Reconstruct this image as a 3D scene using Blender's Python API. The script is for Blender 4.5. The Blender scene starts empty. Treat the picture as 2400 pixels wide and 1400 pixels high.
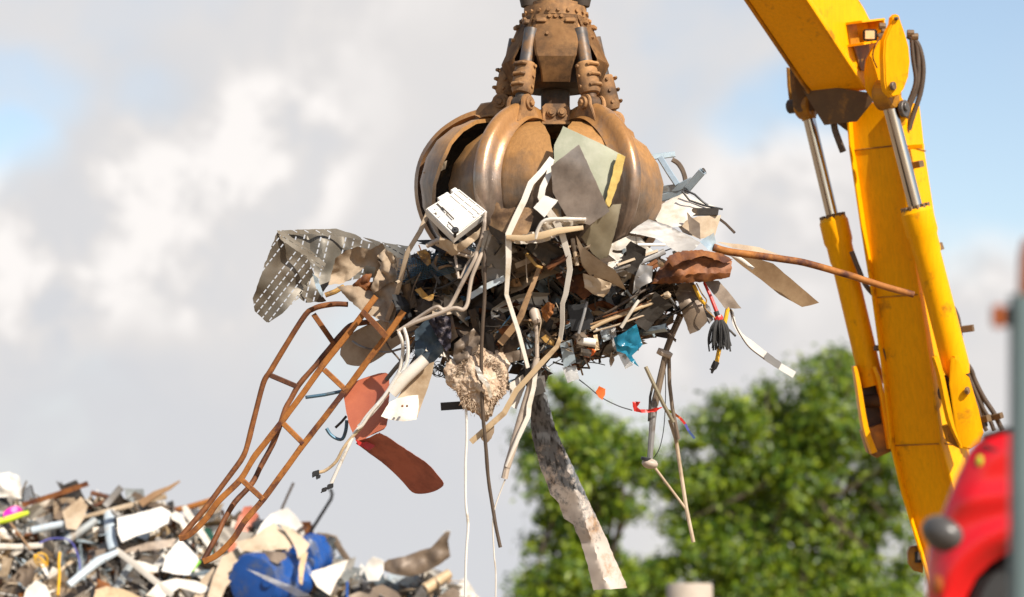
import bpy, bmesh, math, random
import numpy as np
from mathutils import Vector, Matrix, noise
from mathutils.geometry import delaunay_2d_cdt
R = math.radians
random.seed(11)
S = bpy.context.scene
C = S.collection

# ------------------------------------------------------------------ camera, sky, sun
D0, PITCH, CAMZ = 30.0, R(6.5), 1.7
FWD = Vector((0, math.cos(PITCH), math.sin(PITCH)))
UP = Vector((0, -math.sin(PITCH), math.cos(PITCH)))
RT = Vector((1, 0, 0))
CAM = Vector((0, 0, CAMZ))


def P(px, py, dz=0.0):
    """photo pixel (2400 x 1400) and distance behind (+) or before (-) the grab, in metres -> world point"""
    d = D0 + dz
    k = d / D0 / 240.0
    return CAM + FWD * d + RT * ((px - 1200) * k) + UP * ((700 - py) * k)


cam = bpy.data.objects.new('camera', bpy.data.cameras.new('camera'))
C.objects.link(cam)
cam.location = CAM
cam.rotation_euler = (R(90) + PITCH, 0, 0)
cam.data.sensor_width = 36
cam.data.lens = 108
cam.data.clip_end = 4000
cam.data.dof.use_dof = True
cam.data.dof.focus_distance = 29.8
cam.data.dof.aperture_fstop = 0.82
S.camera = cam

SUN = Vector((0.48, -0.62, 0.62)).normalized()
sun = bpy.data.objects.new('sun', bpy.data.lights.new('sun', 'SUN'))
C.objects.link(sun)
sun.data.energy = 5.0
sun.data.angle = R(0.5)
sun.data.color = (1.0, 0.93, 0.82)
sun.rotation_euler = SUN.to_track_quat('Z', 'Y').to_euler()

S.view_settings.view_transform = 'Standard'
S.view_settings.look = 'None'
S.view_settings.exposure = 0.45
S.view_settings.gamma = 1.0

W = bpy.data.worlds.new('World')
S.world = W
W.use_nodes = True
wn, wl = W.node_tree.nodes, W.node_tree.links
wn.clear()


def N(nt, kind, **kw):
    n = nt.nodes.new(kind)
    for k, v in kw.items():
        if k.startswith('i_'):
            key = k[2:]
            n.inputs[int(key) if key.isdigit() else key.replace('_', ' ')].default_value = v
        else:
            setattr(n, k, v)
    return n


def build_sky():
    nt = W.node_tree
    out = N(nt, 'ShaderNodeOutputWorld')
    bg = N(nt, 'ShaderNodeBackground')
    bg.inputs['Strength'].default_value = 0.10
    sky = N(nt, 'ShaderNodeTexSky', sky_type='NISHITA', sun_disc=False)
    sky.sun_elevation = math.asin(SUN.z)
    sky.sun_rotation = math.atan2(SUN.x, SUN.y)
    sky.air_density, sky.dust_density, sky.ozone_density = 1.0, 0.6, 1.5
    tc = N(nt, 'ShaderNodeTexCoord')
    d = tc.outputs['Generated']
    # soft cumulus: two octaves of noise on the sky direction, opened up where the photograph shows blue
    warp = N(nt, 'ShaderNodeTexNoise', i_Scale=14.0, i_Detail=4.0)
    nt.links.new(d, warp.inputs['Vector'])
    wsub = N(nt, 'ShaderNodeVectorMath', operation='SUBTRACT'); wsub.inputs[1].default_value = (.5, .5, .5)
    nt.links.new(warp.outputs['Color'], wsub.inputs[0])
    wsc = N(nt, 'ShaderNodeVectorMath', operation='SCALE'); wsc.inputs['Scale'].default_value = 0.035
    nt.links.new(wsub.outputs[0], wsc.inputs[0])
    add = N(nt, 'ShaderNodeVectorMath', operation='ADD')
    nt.links.new(d, add.inputs[0]); nt.links.new(wsc.outputs[0], add.inputs[1])
    dw = add.outputs[0]
    n1 = N(nt, 'ShaderNodeTexNoise', i_Scale=11.0, i_Detail=8.0, i_Roughness=0.58)
    nt.links.new(dw, n1.inputs['Vector'])
    n2 = N(nt, 'ShaderNodeTexNoise', i_Scale=26.0, i_Detail=10.0, i_Roughness=0.62)
    off = N(nt, 'ShaderNodeVectorMath', operation='ADD'); off.inputs[1].default_value = (3.1, 0.4, 7.7)
    nt.links.new(dw, off.inputs[0]); nt.links.new(off.outputs[0], n2.inputs['Vector'])

    def math_(op, a, b=None, c=None, clamp=False):
        m = N(nt, 'ShaderNodeMath', operation=op, use_clamp=clamp)
        for i, v in enumerate((a, b, c)):
            if v is None: continue
            if isinstance(v, (int, float)): m.inputs[i].default_value = v
            else: nt.links.new(v, m.inputs[i])
        return m.outputs[0]

    def lobe(px, py, rad, amt):
        v = (P(px, py, 400) - CAM).normalized()
        dot = N(nt, 'ShaderNodeVectorMath', operation='DOT_PRODUCT'); dot.inputs[1].default_value = v
        nrm = N(nt, 'ShaderNodeVectorMath', operation='NORMALIZE')
        nt.links.new(dw, nrm.inputs[0]); nt.links.new(nrm.outputs[0], dot.inputs[0])
        a = rad / 240 / 30
        mr = N(nt, 'ShaderNodeMapRange', interpolation_type='SMOOTHSTEP', clamp=True)
        mr.inputs[1].default_value = math.cos(a); mr.inputs[2].default_value = 1.0
        mr.inputs[3].default_value = 0.0; mr.inputs[4].default_value = amt
        nt.links.new(dot.outputs['Value'], mr.inputs[0])
        return mr.outputs[0]

    cover = math_('MULTIPLY_ADD', n1.outputs['Fac'], 1.3, 0.24)
    view = N(nt, 'ShaderNodeVectorMath', operation='DOT_PRODUCT'); view.inputs[1].default_value = (0, 1, .1)
    nt.links.new(d, view.inputs[0])
    bank = N(nt, 'ShaderNodeMapRange', clamp=True); bank.inputs[1].default_value = .35; bank.inputs[2].default_value = .8; bank.inputs[3].default_value = -.62; bank.inputs[4].default_value = 0
    nt.links.new(view.outputs['Value'], bank.inputs[0])
    cover = math_('ADD', cover, bank.outputs[0])
    for L in ((2330, 120, 520, -.66), (2250, 500, 330, -.36), (1840, 310, 190, -.36), (10, 250, 230, -.36), (-10, 420, 190, -.42), (330, 240, 130, -.22),
              (1000, 1420, 560, .25), (300, 1150, 600, .22), (1900, 450, 170, .3), (2350, 830, 300, .3),
              (560, 400, 420, .35), (150, 560, 300, .3), (1000, 120, 600, .3), (1750, 700, 400, .25)):
        cover = math_('ADD', cover, lobe(*L))
    cov = N(nt, 'ShaderNodeMapRange', interpolation_type='SMOOTHSTEP', clamp=True)
    cov.inputs[1].default_value = 0.30; cov.inputs[2].default_value = 1.0
    nt.links.new(cover, cov.inputs[0])
    # sunlit billows and grey bellies of the clouds themselves
    soft = math_('MULTIPLY_ADD', n1.outputs['Fac'], 1.1, -0.18)
    mask = None
    for L in ((600, 360, 300, 1.0), (130, 560, 360, 1.0), (370, 520, 360, .8), (1800, 430, 260, .6), (1660, 640, 360, .5), (2250, 620, 260, .5), (700, 130, 380, .25)):
        mask = lobe(*L) if mask is None else math_('MAXIMUM', mask, lobe(*L))
    crisp = N(nt, 'ShaderNodeMapRange', interpolation_type='SMOOTHSTEP', clamp=True)
    crisp.inputs[1].default_value = .40; crisp.inputs[2].default_value = .62
    crisp.inputs[3].default_value = -.22; crisp.inputs[4].default_value = 1.0
    nt.links.new(n2.outputs['Fac'], crisp.inputs[0])
    bil = math_('MULTIPLY_ADD', crisp.outputs[0], mask, soft)
    for L in ((300, 220, 200, -.15), (900, 300, 260, -.1), (1650, 330, 220, -.15), (900, 1350, 700, -.35), (250, 1000, 420, -.2), (1000, 80, 500, .12)):
        bil = math_('ADD', bil, lobe(*L))
    ramp = N(nt, 'ShaderNodeValToRGB')
    e = ramp.color_ramp.elements
    e[0].position, e[0].color = 0.1, (5.1, 5.15, 5.35, 1)
    e[1].position, e[1].color = 0.95, (7.3, 7.0, 6.8, 1)
    m_ = ramp.color_ramp.elements.new(0.5); m_.color = (5.8, 5.62, 5.55, 1)
    nt.links.new(bil, ramp.inputs[0])
    mix = N(nt, 'ShaderNodeMix', data_type='RGBA')
    lift = N(nt, 'ShaderNodeMix', data_type='RGBA', blend_type='MULTIPLY')
    lift.inputs[0].default_value = 1.0
    lift.inputs[7].default_value = (1.32, 1.2, 1.12, 1)
    nt.links.new(sky.outputs[0], lift.inputs[6])
    nt.links.new(cov.outputs[0], mix.inputs[0])
    nt.links.new(lift.outputs[2], mix.inputs[6]); nt.links.new(ramp.outputs[0], mix.inputs[7])
    nt.links.new(mix.outputs[2], bg.inputs['Color']); nt.links.new(bg.outputs[0], out.inputs[0])


build_sky()


# ------------------------------------------------------------------ materials
MATS = {}


def PM(name, c1, c2, rough=.6, metal=0.0, scale=6.0, bump=.25, spot=None, amount=.5, sscale=2.2, spec=.4, trans=0.0, alpha=1.0,
       stretch=(1, 1, 1), contrast=.25, coat=0.0, dist=.01, sharp=.06, grad=0.0):
    """noise-mottled surface; spot = a second colour in patches (dirt, rust, wear, painted sheen)"""
    m = bpy.data.materials.new(name)
    MATS[name] = m
    m.use_nodes = True
    nt = m.node_tree
    b = nt.nodes['Principled BSDF']
    tc = N(nt, 'ShaderNodeTexCoord'); oi = N(nt, 'ShaderNodeObjectInfo')
    mul = N(nt, 'ShaderNodeMath', operation='MULTIPLY'); mul.inputs[1].default_value = 37.0
    nt.links.new(oi.outputs['Random'], mul.inputs[0])
    mp = N(nt, 'ShaderNodeMapping'); mp.inputs['Scale'].default_value = stretch
    add = N(nt, 'ShaderNodeVectorMath', operation='ADD')
    nt.links.new(tc.outputs['Object'], add.inputs[0]); nt.links.new(mul.outputs[0], add.inputs[1])
    nt.links.new(add.outputs[0], mp.inputs[0])
    n1 = N(nt, 'ShaderNodeTexNoise', i_Scale=scale, i_Detail=8.0, i_Roughness=.65)
    nt.links.new(mp.outputs[0], n1.inputs['Vector'])
    r1 = N(nt, 'ShaderNodeMapRange', clamp=True)
    r1.inputs[1].default_value = .5 - contrast; r1.inputs[2].default_value = .5 + contrast
    nt.links.new(n1.outputs['Fac'], r1.inputs[0])
    mx = N(nt, 'ShaderNodeMix', data_type='RGBA')
    mx.inputs[6].default_value = (*c1, 1); mx.inputs[7].default_value = (*c2, 1)
    nt.links.new(r1.outputs[0], mx.inputs[0])
    col = mx.outputs[2]
    rr = N(nt, 'ShaderNodeMapRange', clamp=True)
    rr.inputs[3].default_value = max(.05, rough - .12); rr.inputs[4].default_value = min(1, rough + .15)
    nt.links.new(n1.outputs['Fac'], rr.inputs[0])
    if spot:
        n2 = N(nt, 'ShaderNodeTexNoise', i_Scale=sscale, i_Detail=9.0, i_Roughness=.68)
        nt.links.new(mp.outputs[0], n2.inputs['Vector'])
        r2 = N(nt, 'ShaderNodeMapRange', clamp=True)
        t = .75 - .5 * amount
        r2.inputs[1].default_value = t - sharp; r2.inputs[2].default_value = t + sharp
        if grad:                                   # mud lies thicker towards the top of the piece, wear polishes its belly
            sp = N(nt, 'ShaderNodeSeparateXYZ'); nt.links.new(tc.outputs['Generated'], sp.inputs[0])
            g = N(nt, 'ShaderNodeMath', operation='MULTIPLY_ADD'); g.inputs[1].default_value = grad
            off = N(nt, 'ShaderNodeMath', operation='SUBTRACT'); off.inputs[1].default_value = .55
            nt.links.new(sp.outputs[2], off.inputs[0]); nt.links.new(off.outputs[0], g.inputs[0]); nt.links.new(n2.outputs['Fac'], g.inputs[2])
            nt.links.new(g.outputs[0], r2.inputs[0])
        else:
            nt.links.new(n2.outputs['Fac'], r2.inputs[0])
        m2 = N(nt, 'ShaderNodeMix', data_type='RGBA')
        m2.inputs[7].default_value = (*spot, 1)
        nt.links.new(r2.outputs[0], m2.inputs[0]); nt.links.new(col, m2.inputs[6])
        col = m2.outputs[2]
        if metal > 0:
            mm = N(nt, 'ShaderNodeMapRange', clamp=True)
            mm.inputs[3].default_value = metal; mm.inputs[4].default_value = metal * .25
            nt.links.new(r2.outputs[0], mm.inputs[0]); nt.links.new(mm.outputs[0], b.inputs['Metallic'])
    if metal > 0 and not spot: b.inputs['Metallic'].default_value = metal
    nt.links.new(col, b.inputs['Base Color']); nt.links.new(rr.outputs[0], b.inputs['Roughness'])
    b.inputs['Specular IOR Level'].default_value = spec
    if coat: b.inputs['Coat Weight'].default_value = coat; b.inputs['Coat Roughness'].default_value = .08
    if trans: b.inputs['Transmission Weight'].default_value = trans; b.inputs['IOR'].default_value = 1.2
    if alpha < 1: b.inputs['Alpha'].default_value = alpha
    if bump:
        bp = N(nt, 'ShaderNodeBump', i_Strength=bump, i_Distance=dist)
        nt.links.new(n1.outputs['Fac'], bp.inputs['Height']); nt.links.new(bp.outputs[0], b.inputs['Normal'])
    return m


PM('mud_steel', (.46, .24, .09), (.27, .13, .048), .7, 0, 5.5, .8, (.095, .055, .03), .42, 3.4, .4, contrast=.18, sharp=.12)
PM('worn_steel', (.21, .15, .105), (.115, .083, .06), .42, .3, 6, .6, (.37, .185, .06), .36, 2.2, .5, contrast=.22, sharp=.16, stretch=(1, 1, .8), grad=.85)
PM('claw_inside_shade', (.05, .036, .026), (.022, .017, .013), .65, .1, 8, .6, (.20, .11, .04), .30, 3)  # dirty inner steel, darkened to carry the shade of the claw's hollow
PM('rib_steel', (.40, .31, .25), (.20, .145, .11), .30, .75, 6, .4, (.36, .175, .058), .38, 2.4, .5, contrast=.22, sharp=.14, grad=.8)
PM('dark_steel', (.035, .028, .022), (.07, .05, .035), .6, .2, 8, .4, (.12, .06, .025), .35, 3)
PM('rod_steel', (.15, .135, .125), (.07, .062, .056), .5, .5, 12, .2, (.2, .11, .05), .4, 5)
PM('chrome_rod', (.62, .58, .53), (.5, .46, .42), .16, 1.0, 5, .02, stretch=(1, 1, .05))
PM('yellow_paint', (.88, .385, .001), (.84, .35, .001), .42, 0, 3, .05, (.42, .17, .01), .22, 2.5, .12, contrast=.35, sharp=.05)
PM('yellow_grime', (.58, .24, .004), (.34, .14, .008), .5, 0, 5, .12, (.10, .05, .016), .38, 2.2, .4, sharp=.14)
PM('shaded_grease', (.14, .075, .03), (.08, .045, .022), .5, 0, 6, .2, (.30, .14, .03), .3, 3)  # greasy plate with the shade under the boom mixed into its brown
PM('black_rubber', (.02, .018, .016), (.05, .04, .032), .5, 0, 12, .15)
PM('hose_dusty', (.055, .038, .027), (.11, .075, .05), .6, 0, 10, .2)
PM('clamp', (.20, .12, .055), (.11, .07, .04), .6, .2, 12, .2)
PM('lamp_black', (.012, .012, .012), (.03, .03, .03), .4)
PM('lamp_lens', (.62, .42, .20), (.7, .52, .3), .2, 0, 30, .05)
PM('lens_grey', (.35, .36, .38), (.5, .5, .52), .15, .3, 10, .02)
PM('rust', (.30, .115, .03), (.15, .05, .016), .72, .1, 9, .5, (.075, .026, .014), .42, 3.5, .3, contrast=.2, sharp=.1)
PM('rust_orange', (.42, .17, .04), (.25, .085, .018), .7, .1, 10, .5, (.085, .03, .02), .38, 4.0, .3, sharp=.08)
PM('rust_dark', (.10, .036, .016), (.05, .02, .013), .6, .2, 9, .5, (.28, .10, .03), .42, 2.8, .4, sharp=.1)
PM('white', (.66, .61, .54), (.57, .51, .43), .5, 0, 5, .15, (.42, .33, .22), .26, 3.2, .4, sharp=.1)
PM('white_clean', (.72, .69, .64), (.63, .59, .53), .45, 0, 5, .12, (.40, .33, .24), .24, 3, .4)
PM('cream', (.54, .43, .31), (.43, .33, .225), .6, 0, 4, .2, (.27, .18, .10), .36, 2.6, .3, sharp=.12)
PM('canvas', (.43, .33, .235), (.33, .25, .17), .75, 0, 5, .2, (.22, .15, .095), .36, 2.4, .25, sharp=.14)
PM('beige', (.46, .36, .255), (.37, .28, .19), .65, 0, 4, .25, (.23, .15, .09), .32, 2.4, .3, sharp=.14)
PM('tan', (.31, .21, .12), (.24, .155, .085), .6, 0, 4, .15, (.17, .10, .05), .3, 2, .3, sharp=.14)
PM('taupe', (.24, .18, .13), (.16, .118, .084), .45, .2, 5, .25, (.10, .07, .05), .34, 2.5, .4, sharp=.14)
PM('sage', (.33, .33, .235), (.26, .27, .19), .5, .1, 6, .2, (.42, .41, .31), .35, 3, .4, sharp=.12)
PM('olive_sheet', (.24, .20, .13), (.15, .125, .08), .4, .4, 4, .2, (.34, .29, .2), .34, 2, .4, sharp=.2)
PM('grey_plate_sheen', (.18, .15, .13), (.115, .097, .088), .3, .75, 2.2, .12, (.46, .38, .32), .44, 1.6, .5, sharp=.22)  # the pale patches are sheen painted into the base colour
PM('alu', (.25, .235, .22), (.19, .178, .168), .5, .35, 8, .1, (.20, .175, .15), .36, 3, .4, stretch=(1, 1, 3))
PM('galv', (.42, .50, .55), (.28, .35, .40), .38, .4, 18, .08, (.24, .22, .18), .24, 4, .5)
PM('grey', (.30, .29, .28), (.20, .195, .19), .5, .3, 6, .2, (.13, .10, .075), .34, 3)
PM('grey_pvc', (.33, .35, .35), (.27, .29, .29), .42, 0, 5, .05, (.24, .19, .14), .22, 3)
PM('pvc_warm', (.50, .41, .33), (.40, .32, .25), .4, 0, 6, .1, (.20, .15, .11), .28, 4)
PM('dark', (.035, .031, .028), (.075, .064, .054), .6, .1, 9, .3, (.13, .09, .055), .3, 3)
PM('dark_brown', (.075, .050, .033), (.04, .028, .02), .6, 0, 8, .3, (.16, .10, .05), .34, 3)
PM('black', (.012, .012, .013), (.03, .03, .032), .45, 0, 9, .2)
PM('charcoal', (.025, .024, .024), (.05, .048, .046), .8, 0, 20, .3)
PM('lamp_dusk', (.075, .07, .066), (.05, .047, .044), .32, 0, 3, .03)
PM('blue_plastic', (.008, .075, .31), (.005, .048, .21), .38, 0, 4, .3, (.07, .09, .15), .38, 3, .5)
PM('blue_steel', (.10, .20, .28), (.055, .11, .16), .45, .4, 8, .2, (.08, .07, .06), .3, 4)
PM('blue_film', (.03, .25, .37), (.02, .15, .25), .2, 0, 6, .3, spec=.6, trans=.35)
PM('blue_pale', (.52, .58, .62), (.38, .45, .50), .35, 0, 6, .2, (.5, .45, .38), .3, 3)
PM('denim', (.055, .085, .11), (.028, .042, .06), .8, 0, 14, .5, (.11, .13, .14), .3, 3)
PM('dark_cloth', (.05, .042, .06), (.015, .014, .02), .85, 0, 22, .5, (.25, .21, .21), .26, 9)
PM('clear_film', (.78, .76, .74), (.6, .58, .56), .12, 0, 9, .4, spec=.6, trans=.6)
PM('insulation', (.62, .47, .34), (.42, .29, .19), .9, 0, 16, .9, (.72, .60, .46), .35, 7, .2, dist=.03)
PM('paper_brown', (.36, .22, .11), (.22, .125, .06), .75, 0, 5, .4, (.12, .07, .04), .35, 3)
PM('gold', (.44, .25, .06), (.25, .13, .035), .6, 0, 8, .5, (.10, .06, .03), .36, 4)
PM('yellow_foam', (.55, .40, .12), (.42, .28, .08), .9, 0, 14, .6)
PM('salmon', (.54, .165, .085), (.46, .13, .065), .42, 0, 3, .06, (.33, .085, .055), .3, 2, .4, sharp=.2)
PM('salmon_shaded', (.42, .125, .08), (.35, .095, .06), .5, 0, 3, .1, (.20, .055, .04), .36, 2.4, .3, sharp=.1)  # shaded copy of salmon: the handle's shade is in its colour
PM('red_plastic', (.55, .03, .02), (.42, .02, .015), .35)
PM('red_gloss', (.64, .005, .008), (.58, .005, .007), .26, 0, 2, .01, coat=.5)
PM('orange_cloth', (.75, .17, .03), (.6, .11, .02), .7, 0, 8, .3)
PM('yellow_plastic', (.75, .42, .02), (.6, .3, .015), .4, 0, 6, .1)
PM('lime', (.50, .58, .02), (.36, .46, .02), .4, 0, 6, .1)
PM('green_bright', (.20, .52, .04), (.14, .4, .03), .4)
PM('green_dark', (.008, .07, .045), (.006, .045, .03), .5)
PM('magenta', (.62, .02, .32), (.5, .015, .25), .4)
PM('violet', (.10, .10, .36), (.08, .08, .28), .5)
PM('wood', (.38, .23, .12), (.25, .145, .075), .7, 0, 6, .3, stretch=(1, 1, .3))
PM('bamboo', (.55, .40, .24), (.42, .30, .17), .5, 0, 5, .2, (.24, .15, .08), .3, 3)
PM('concrete', (.44, .37, .30), (.36, .30, .24), .85, 0, 5, .4, (.26, .21, .16), .3, 2)
PM('post_grey', (.12, .17, .17), (.10, .14, .145), .55, 0, 3, .1)
PM('amber', (.42, .10, .015), (.34, .08, .012), .3)
PM('bark', (.09, .065, .045), (.05, .036, .026), .9, 0, 6, .8)
PM('ground_mud', (.27, .19, .11), (.20, .14, .08), .95, 0, .6, .5, (.30, .22, .14), .4, .15)
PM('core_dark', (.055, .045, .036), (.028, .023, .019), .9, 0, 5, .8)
PM('heap_core', (.20, .16, .12), (.09, .07, .055), .9, 0, 4, .8)


def leaf_mat(name, c1, c2):
    m = bpy.data.materials.new(name); MATS[name] = m
    m.use_nodes = True
    nt = m.node_tree
    nt.nodes.clear()
    out = N(nt, 'ShaderNodeOutputMaterial')
    geo = N(nt, 'ShaderNodeNewGeometry')
    mx = N(nt, 'ShaderNodeMix', data_type='RGBA')
    mx.inputs[6].default_value = (*c1, 1); mx.inputs[7].default_value = (*c2, 1)
    nt.links.new(geo.outputs['Random Per Island'], mx.inputs[0])
    d = N(nt, 'ShaderNodeBsdfPrincipled', i_Roughness=.42)
    t = N(nt, 'ShaderNodeBsdfTranslucent')
    a = N(nt, 'ShaderNodeMixShader'); a.inputs[0].default_value = .35
    nt.links.new(mx.outputs[2], d.inputs['Base Color']); nt.links.new(mx.outputs[2], t.inputs[0])
    nt.links.new(d.outputs[0], a.inputs[1]); nt.links.new(t.outputs[0], a.inputs[2]); nt.links.new(a.outputs[0], out.inputs[0])


leaf_mat('leaf_light', (.165, .255, .008), (.30, .36, .012))
leaf_mat('leaf_mid', (.04, .10, .010), (.115, .19, .010))


def slot_mat(name, c1, c2, c3):
    """galvanised sheet punched with rows of slots (see-through) laid out on the sheet's own UV map"""
    m = PM(name, c1, c2, .5, .4, 5, .2, c3, .42, 2.2, .5, sharp=.16)
    nt = m.node_tree
    b = nt.nodes['Principled BSDF']
    uv = N(nt, 'ShaderNodeUVMap'); uv.uv_map = 'slots'
    sp = N(nt, 'ShaderNodeSeparateXYZ')
    nt.links.new(uv.outputs[0], sp.inputs[0])

    def math_(op, a, b_=None):
        q = N(nt, 'ShaderNodeMath', operation=op)
        for i, v in enumerate((a, b_)):
            if v is None: continue
            if isinstance(v, (int, float)): q.inputs[i].default_value = v
            else: nt.links.new(v, q.inputs[i])
        return q.outputs[0]
    row = math_('FLOOR', sp.outputs[1])
    u = math_('FRACT', math_('ADD', sp.outputs[0], math_('MULTIPLY', row, .37)))
    v = math_('FRACT', sp.outputs[1])
    hole = math_('MULTIPLY', math_('LESS_THAN', math_('ABSOLUTE', math_('SUBTRACT', u, .5)), .33),
                 math_('LESS_THAN', math_('ABSOLUTE', math_('SUBTRACT', v, .5)), .085))
    plain = math_('GREATER_THAN', math_('FRACT', math_('MULTIPLY', row, .618)), .2)
    hole = math_('MULTIPLY', hole, plain)
    nt.links.new(math_('SUBTRACT', 1.0, hole), b.inputs['Alpha'])
    return m


slot_mat('slotted_shaded', (.185, .165, .135), (.10, .092, .076), (.10, .075, .05))  # tray metal darkened so the walls hold their shade in the colour
slot_mat('slotted_lit', (.48, .45, .39), (.34, .32, .28), (.22, .18, .13))  # lighter copy of the same tray metal, painted as sunlit flanges


def sheet_shade_mat():
    m = PM('shaded_sheet', (.52, .44, .37), (.40, .335, .28), .5, 0, 4, .3, (.33, .20, .11), .30, 3)
    nt = m.node_tree
    b = nt.nodes['Principled BSDF']
    src = b.inputs['Base Color'].links[0].from_socket
    uv = N(nt, 'ShaderNodeUVMap'); uv.uv_map = 'slots'
    sp = N(nt, 'ShaderNodeSeparateXYZ'); nt.links.new(uv.outputs[0], sp.inputs[0])
    tc = N(nt, 'ShaderNodeTexCoord')
    n = N(nt, 'ShaderNodeTexNoise', i_Scale=9.0, i_Detail=6.0, i_Roughness=.7)
    nt.links.new(tc.outputs['Object'], n.inputs[0])
    a = N(nt, 'ShaderNodeMath', operation='MULTIPLY_ADD'); a.inputs[1].default_value = 1.6
    nt.links.new(n.outputs['Fac'], a.inputs[0]); nt.links.new(sp.outputs[1], a.inputs[2])
    r = N(nt, 'ShaderNodeMapRange', clamp=True)
    r.inputs[1].default_value = 1.10; r.inputs[2].default_value = 1.36
    nt.links.new(a.outputs[0], r.inputs[0])
    n3 = N(nt, 'ShaderNodeTexNoise', i_Scale=22.0, i_Detail=4.0)
    mpp = N(nt, 'ShaderNodeMapping'); mpp.inputs['Scale'].default_value = (1, 1, .3)
    nt.links.new(tc.outputs['Object'], mpp.inputs[0]); nt.links.new(mpp.outputs[0], n3.inputs[0])
    r3 = N(nt, 'ShaderNodeMapRange', clamp=True); r3.inputs[1].default_value = .36; r3.inputs[2].default_value = .56
    nt.links.new(n3.outputs['Fac'], r3.inputs[0])
    shade_mix = N(nt, 'ShaderNodeMix', data_type='RGBA')
    shade_mix.inputs[6].default_value = (.012, .012, .013, 1); shade_mix.inputs[7].default_value = (.14, .145, .15, 1)  # dark speckled tones paint a shadow onto the upper part of the sheet
    nt.links.new(r3.outputs[0], shade_mix.inputs[0])
    x = N(nt, 'ShaderNodeMix', data_type='RGBA')
    nt.links.new(r.outputs[0], x.inputs[0]); nt.links.new(shade_mix.outputs[2], x.inputs[6]); nt.links.new(src, x.inputs[7])
    nt.links.new(x.outputs[2], b.inputs['Base Color'])


sheet_shade_mat()


def add_scratches(name, lo=.55):
    m = MATS[name]; nt = m.node_tree; b = nt.nodes['Principled BSDF']
    src = b.inputs['Base Color'].links[0].from_socket
    tc = N(nt, 'ShaderNodeTexCoord')
    mp = N(nt, 'ShaderNodeMapping'); mp.inputs['Scale'].default_value = (16, 16, 1.6)
    nt.links.new(tc.outputs['Object'], mp.inputs[0])
    n = N(nt, 'ShaderNodeTexNoise', i_Scale=2.0, i_Detail=7.0, i_Roughness=.7); nt.links.new(mp.outputs[0], n.inputs[0])
    r = N(nt, 'ShaderNodeMapRange', clamp=True); r.inputs[1].default_value = .38; r.inputs[2].default_value = .62; r.inputs[3].default_value = lo; r.inputs[4].default_value = min(1.25, 2.0 - lo)
    nt.links.new(n.outputs['Fac'], r.inputs[0])
    v = N(nt, 'ShaderNodeTexVoronoi', feature='DISTANCE_TO_EDGE', i_Scale=3.2); nt.links.new(mp.outputs[0], v.inputs['Vector'])
    r2 = N(nt, 'ShaderNodeMapRange', clamp=True); r2.inputs[1].default_value = 0; r2.inputs[2].default_value = .035; r2.inputs[3].default_value = lo * .92; r2.inputs[4].default_value = 1
    nt.links.new(v.outputs['Distance'], r2.inputs[0])
    k = N(nt, 'ShaderNodeMath', operation='MULTIPLY'); nt.links.new(r.outputs[0], k.inputs[0]); nt.links.new(r2.outputs[0], k.inputs[1])
    x = N(nt, 'ShaderNodeVectorMath', operation='SCALE'); nt.links.new(src, x.inputs[0]); nt.links.new(k.outputs[0], x.inputs['Scale'])
    nt.links.new(x.outputs[0], b.inputs['Base Color'])


add_scratches('yellow_paint', .93); add_scratches('worn_steel', .88); add_scratches('rib_steel', .9)


# ------------------------------------------------------------------ object helpers
def tag(o, cat=None, label=None, group=None, kind=None):
    if label: o['label'] = label
    if cat: o['category'] = cat
    if group: o['group'] = group
    if kind: o['kind'] = kind
    return o


def empty(name, loc, cat, label, group=None):
    o = bpy.data.objects.new(name, None)
    C.objects.link(o)
    o.location = loc
    o.empty_display_size = .2
    return tag(o, cat, label, group)


def wloc(o):
    v = Vector(o.location)
    while o.parent:
        o = o.parent
        v += Vector(o.location)
    return v


def obj(name, bm, mats, parent=None, cat=None, label=None, group=None, kind=None, angle=40, flat=False):
    """bmesh in world coordinates -> one mesh object (origin at its middle, or its parent's)"""
    bmesh.ops.recalc_face_normals(bm, faces=bm.faces)
    me = bpy.data.meshes.new(name)
    if parent is None:
        lo = Vector([min(v.co[i] for v in bm.verts) for i in range(3)])
        hi = Vector([max(v.co[i] for v in bm.verts) for i in range(3)])
        org = (lo + hi) / 2
    else:
        org = wloc(parent)
    bmesh.ops.translate(bm, verts=bm.verts, vec=-org)
    bm.to_mesh(me)
    bm.free()
    for m in (mats if isinstance(mats, (list, tuple)) else [mats]):
        me.materials.append(MATS[m] if isinstance(m, str) else m)
    if not flat:
        me.polygons.foreach_set('use_smooth', [True] * len(me.polygons))
        me.set_sharp_from_angle(angle=R(angle))
    o = bpy.data.objects.new(name, me)
    C.objects.link(o)
    if parent is None:
        o.location = org
    else:
        o.parent = parent
    return tag(o, cat, label, group, kind)


def spline(pts, n=6):
    """Catmull-Rom through pts"""
    if len(pts) < 3: return [Vector(p) for p in pts]
    out = []
    q = [Vector(p) for p in pts]
    q = [q[0] * 2 - q[1]] + q + [q[-1] * 2 - q[-2]]
    for i in range(1, len(q) - 2):
        a, b, c, d = q[i - 1:i + 3]
        for k in range(n):
            t = k / n
            out.append(.5 * ((2 * b) + (c - a) * t + (2 * a - 5 * b + 4 * c - d) * t * t + (3 * b - a - 3 * c + d) * t ** 3))
    out.append(q[-2])
    return out


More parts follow.
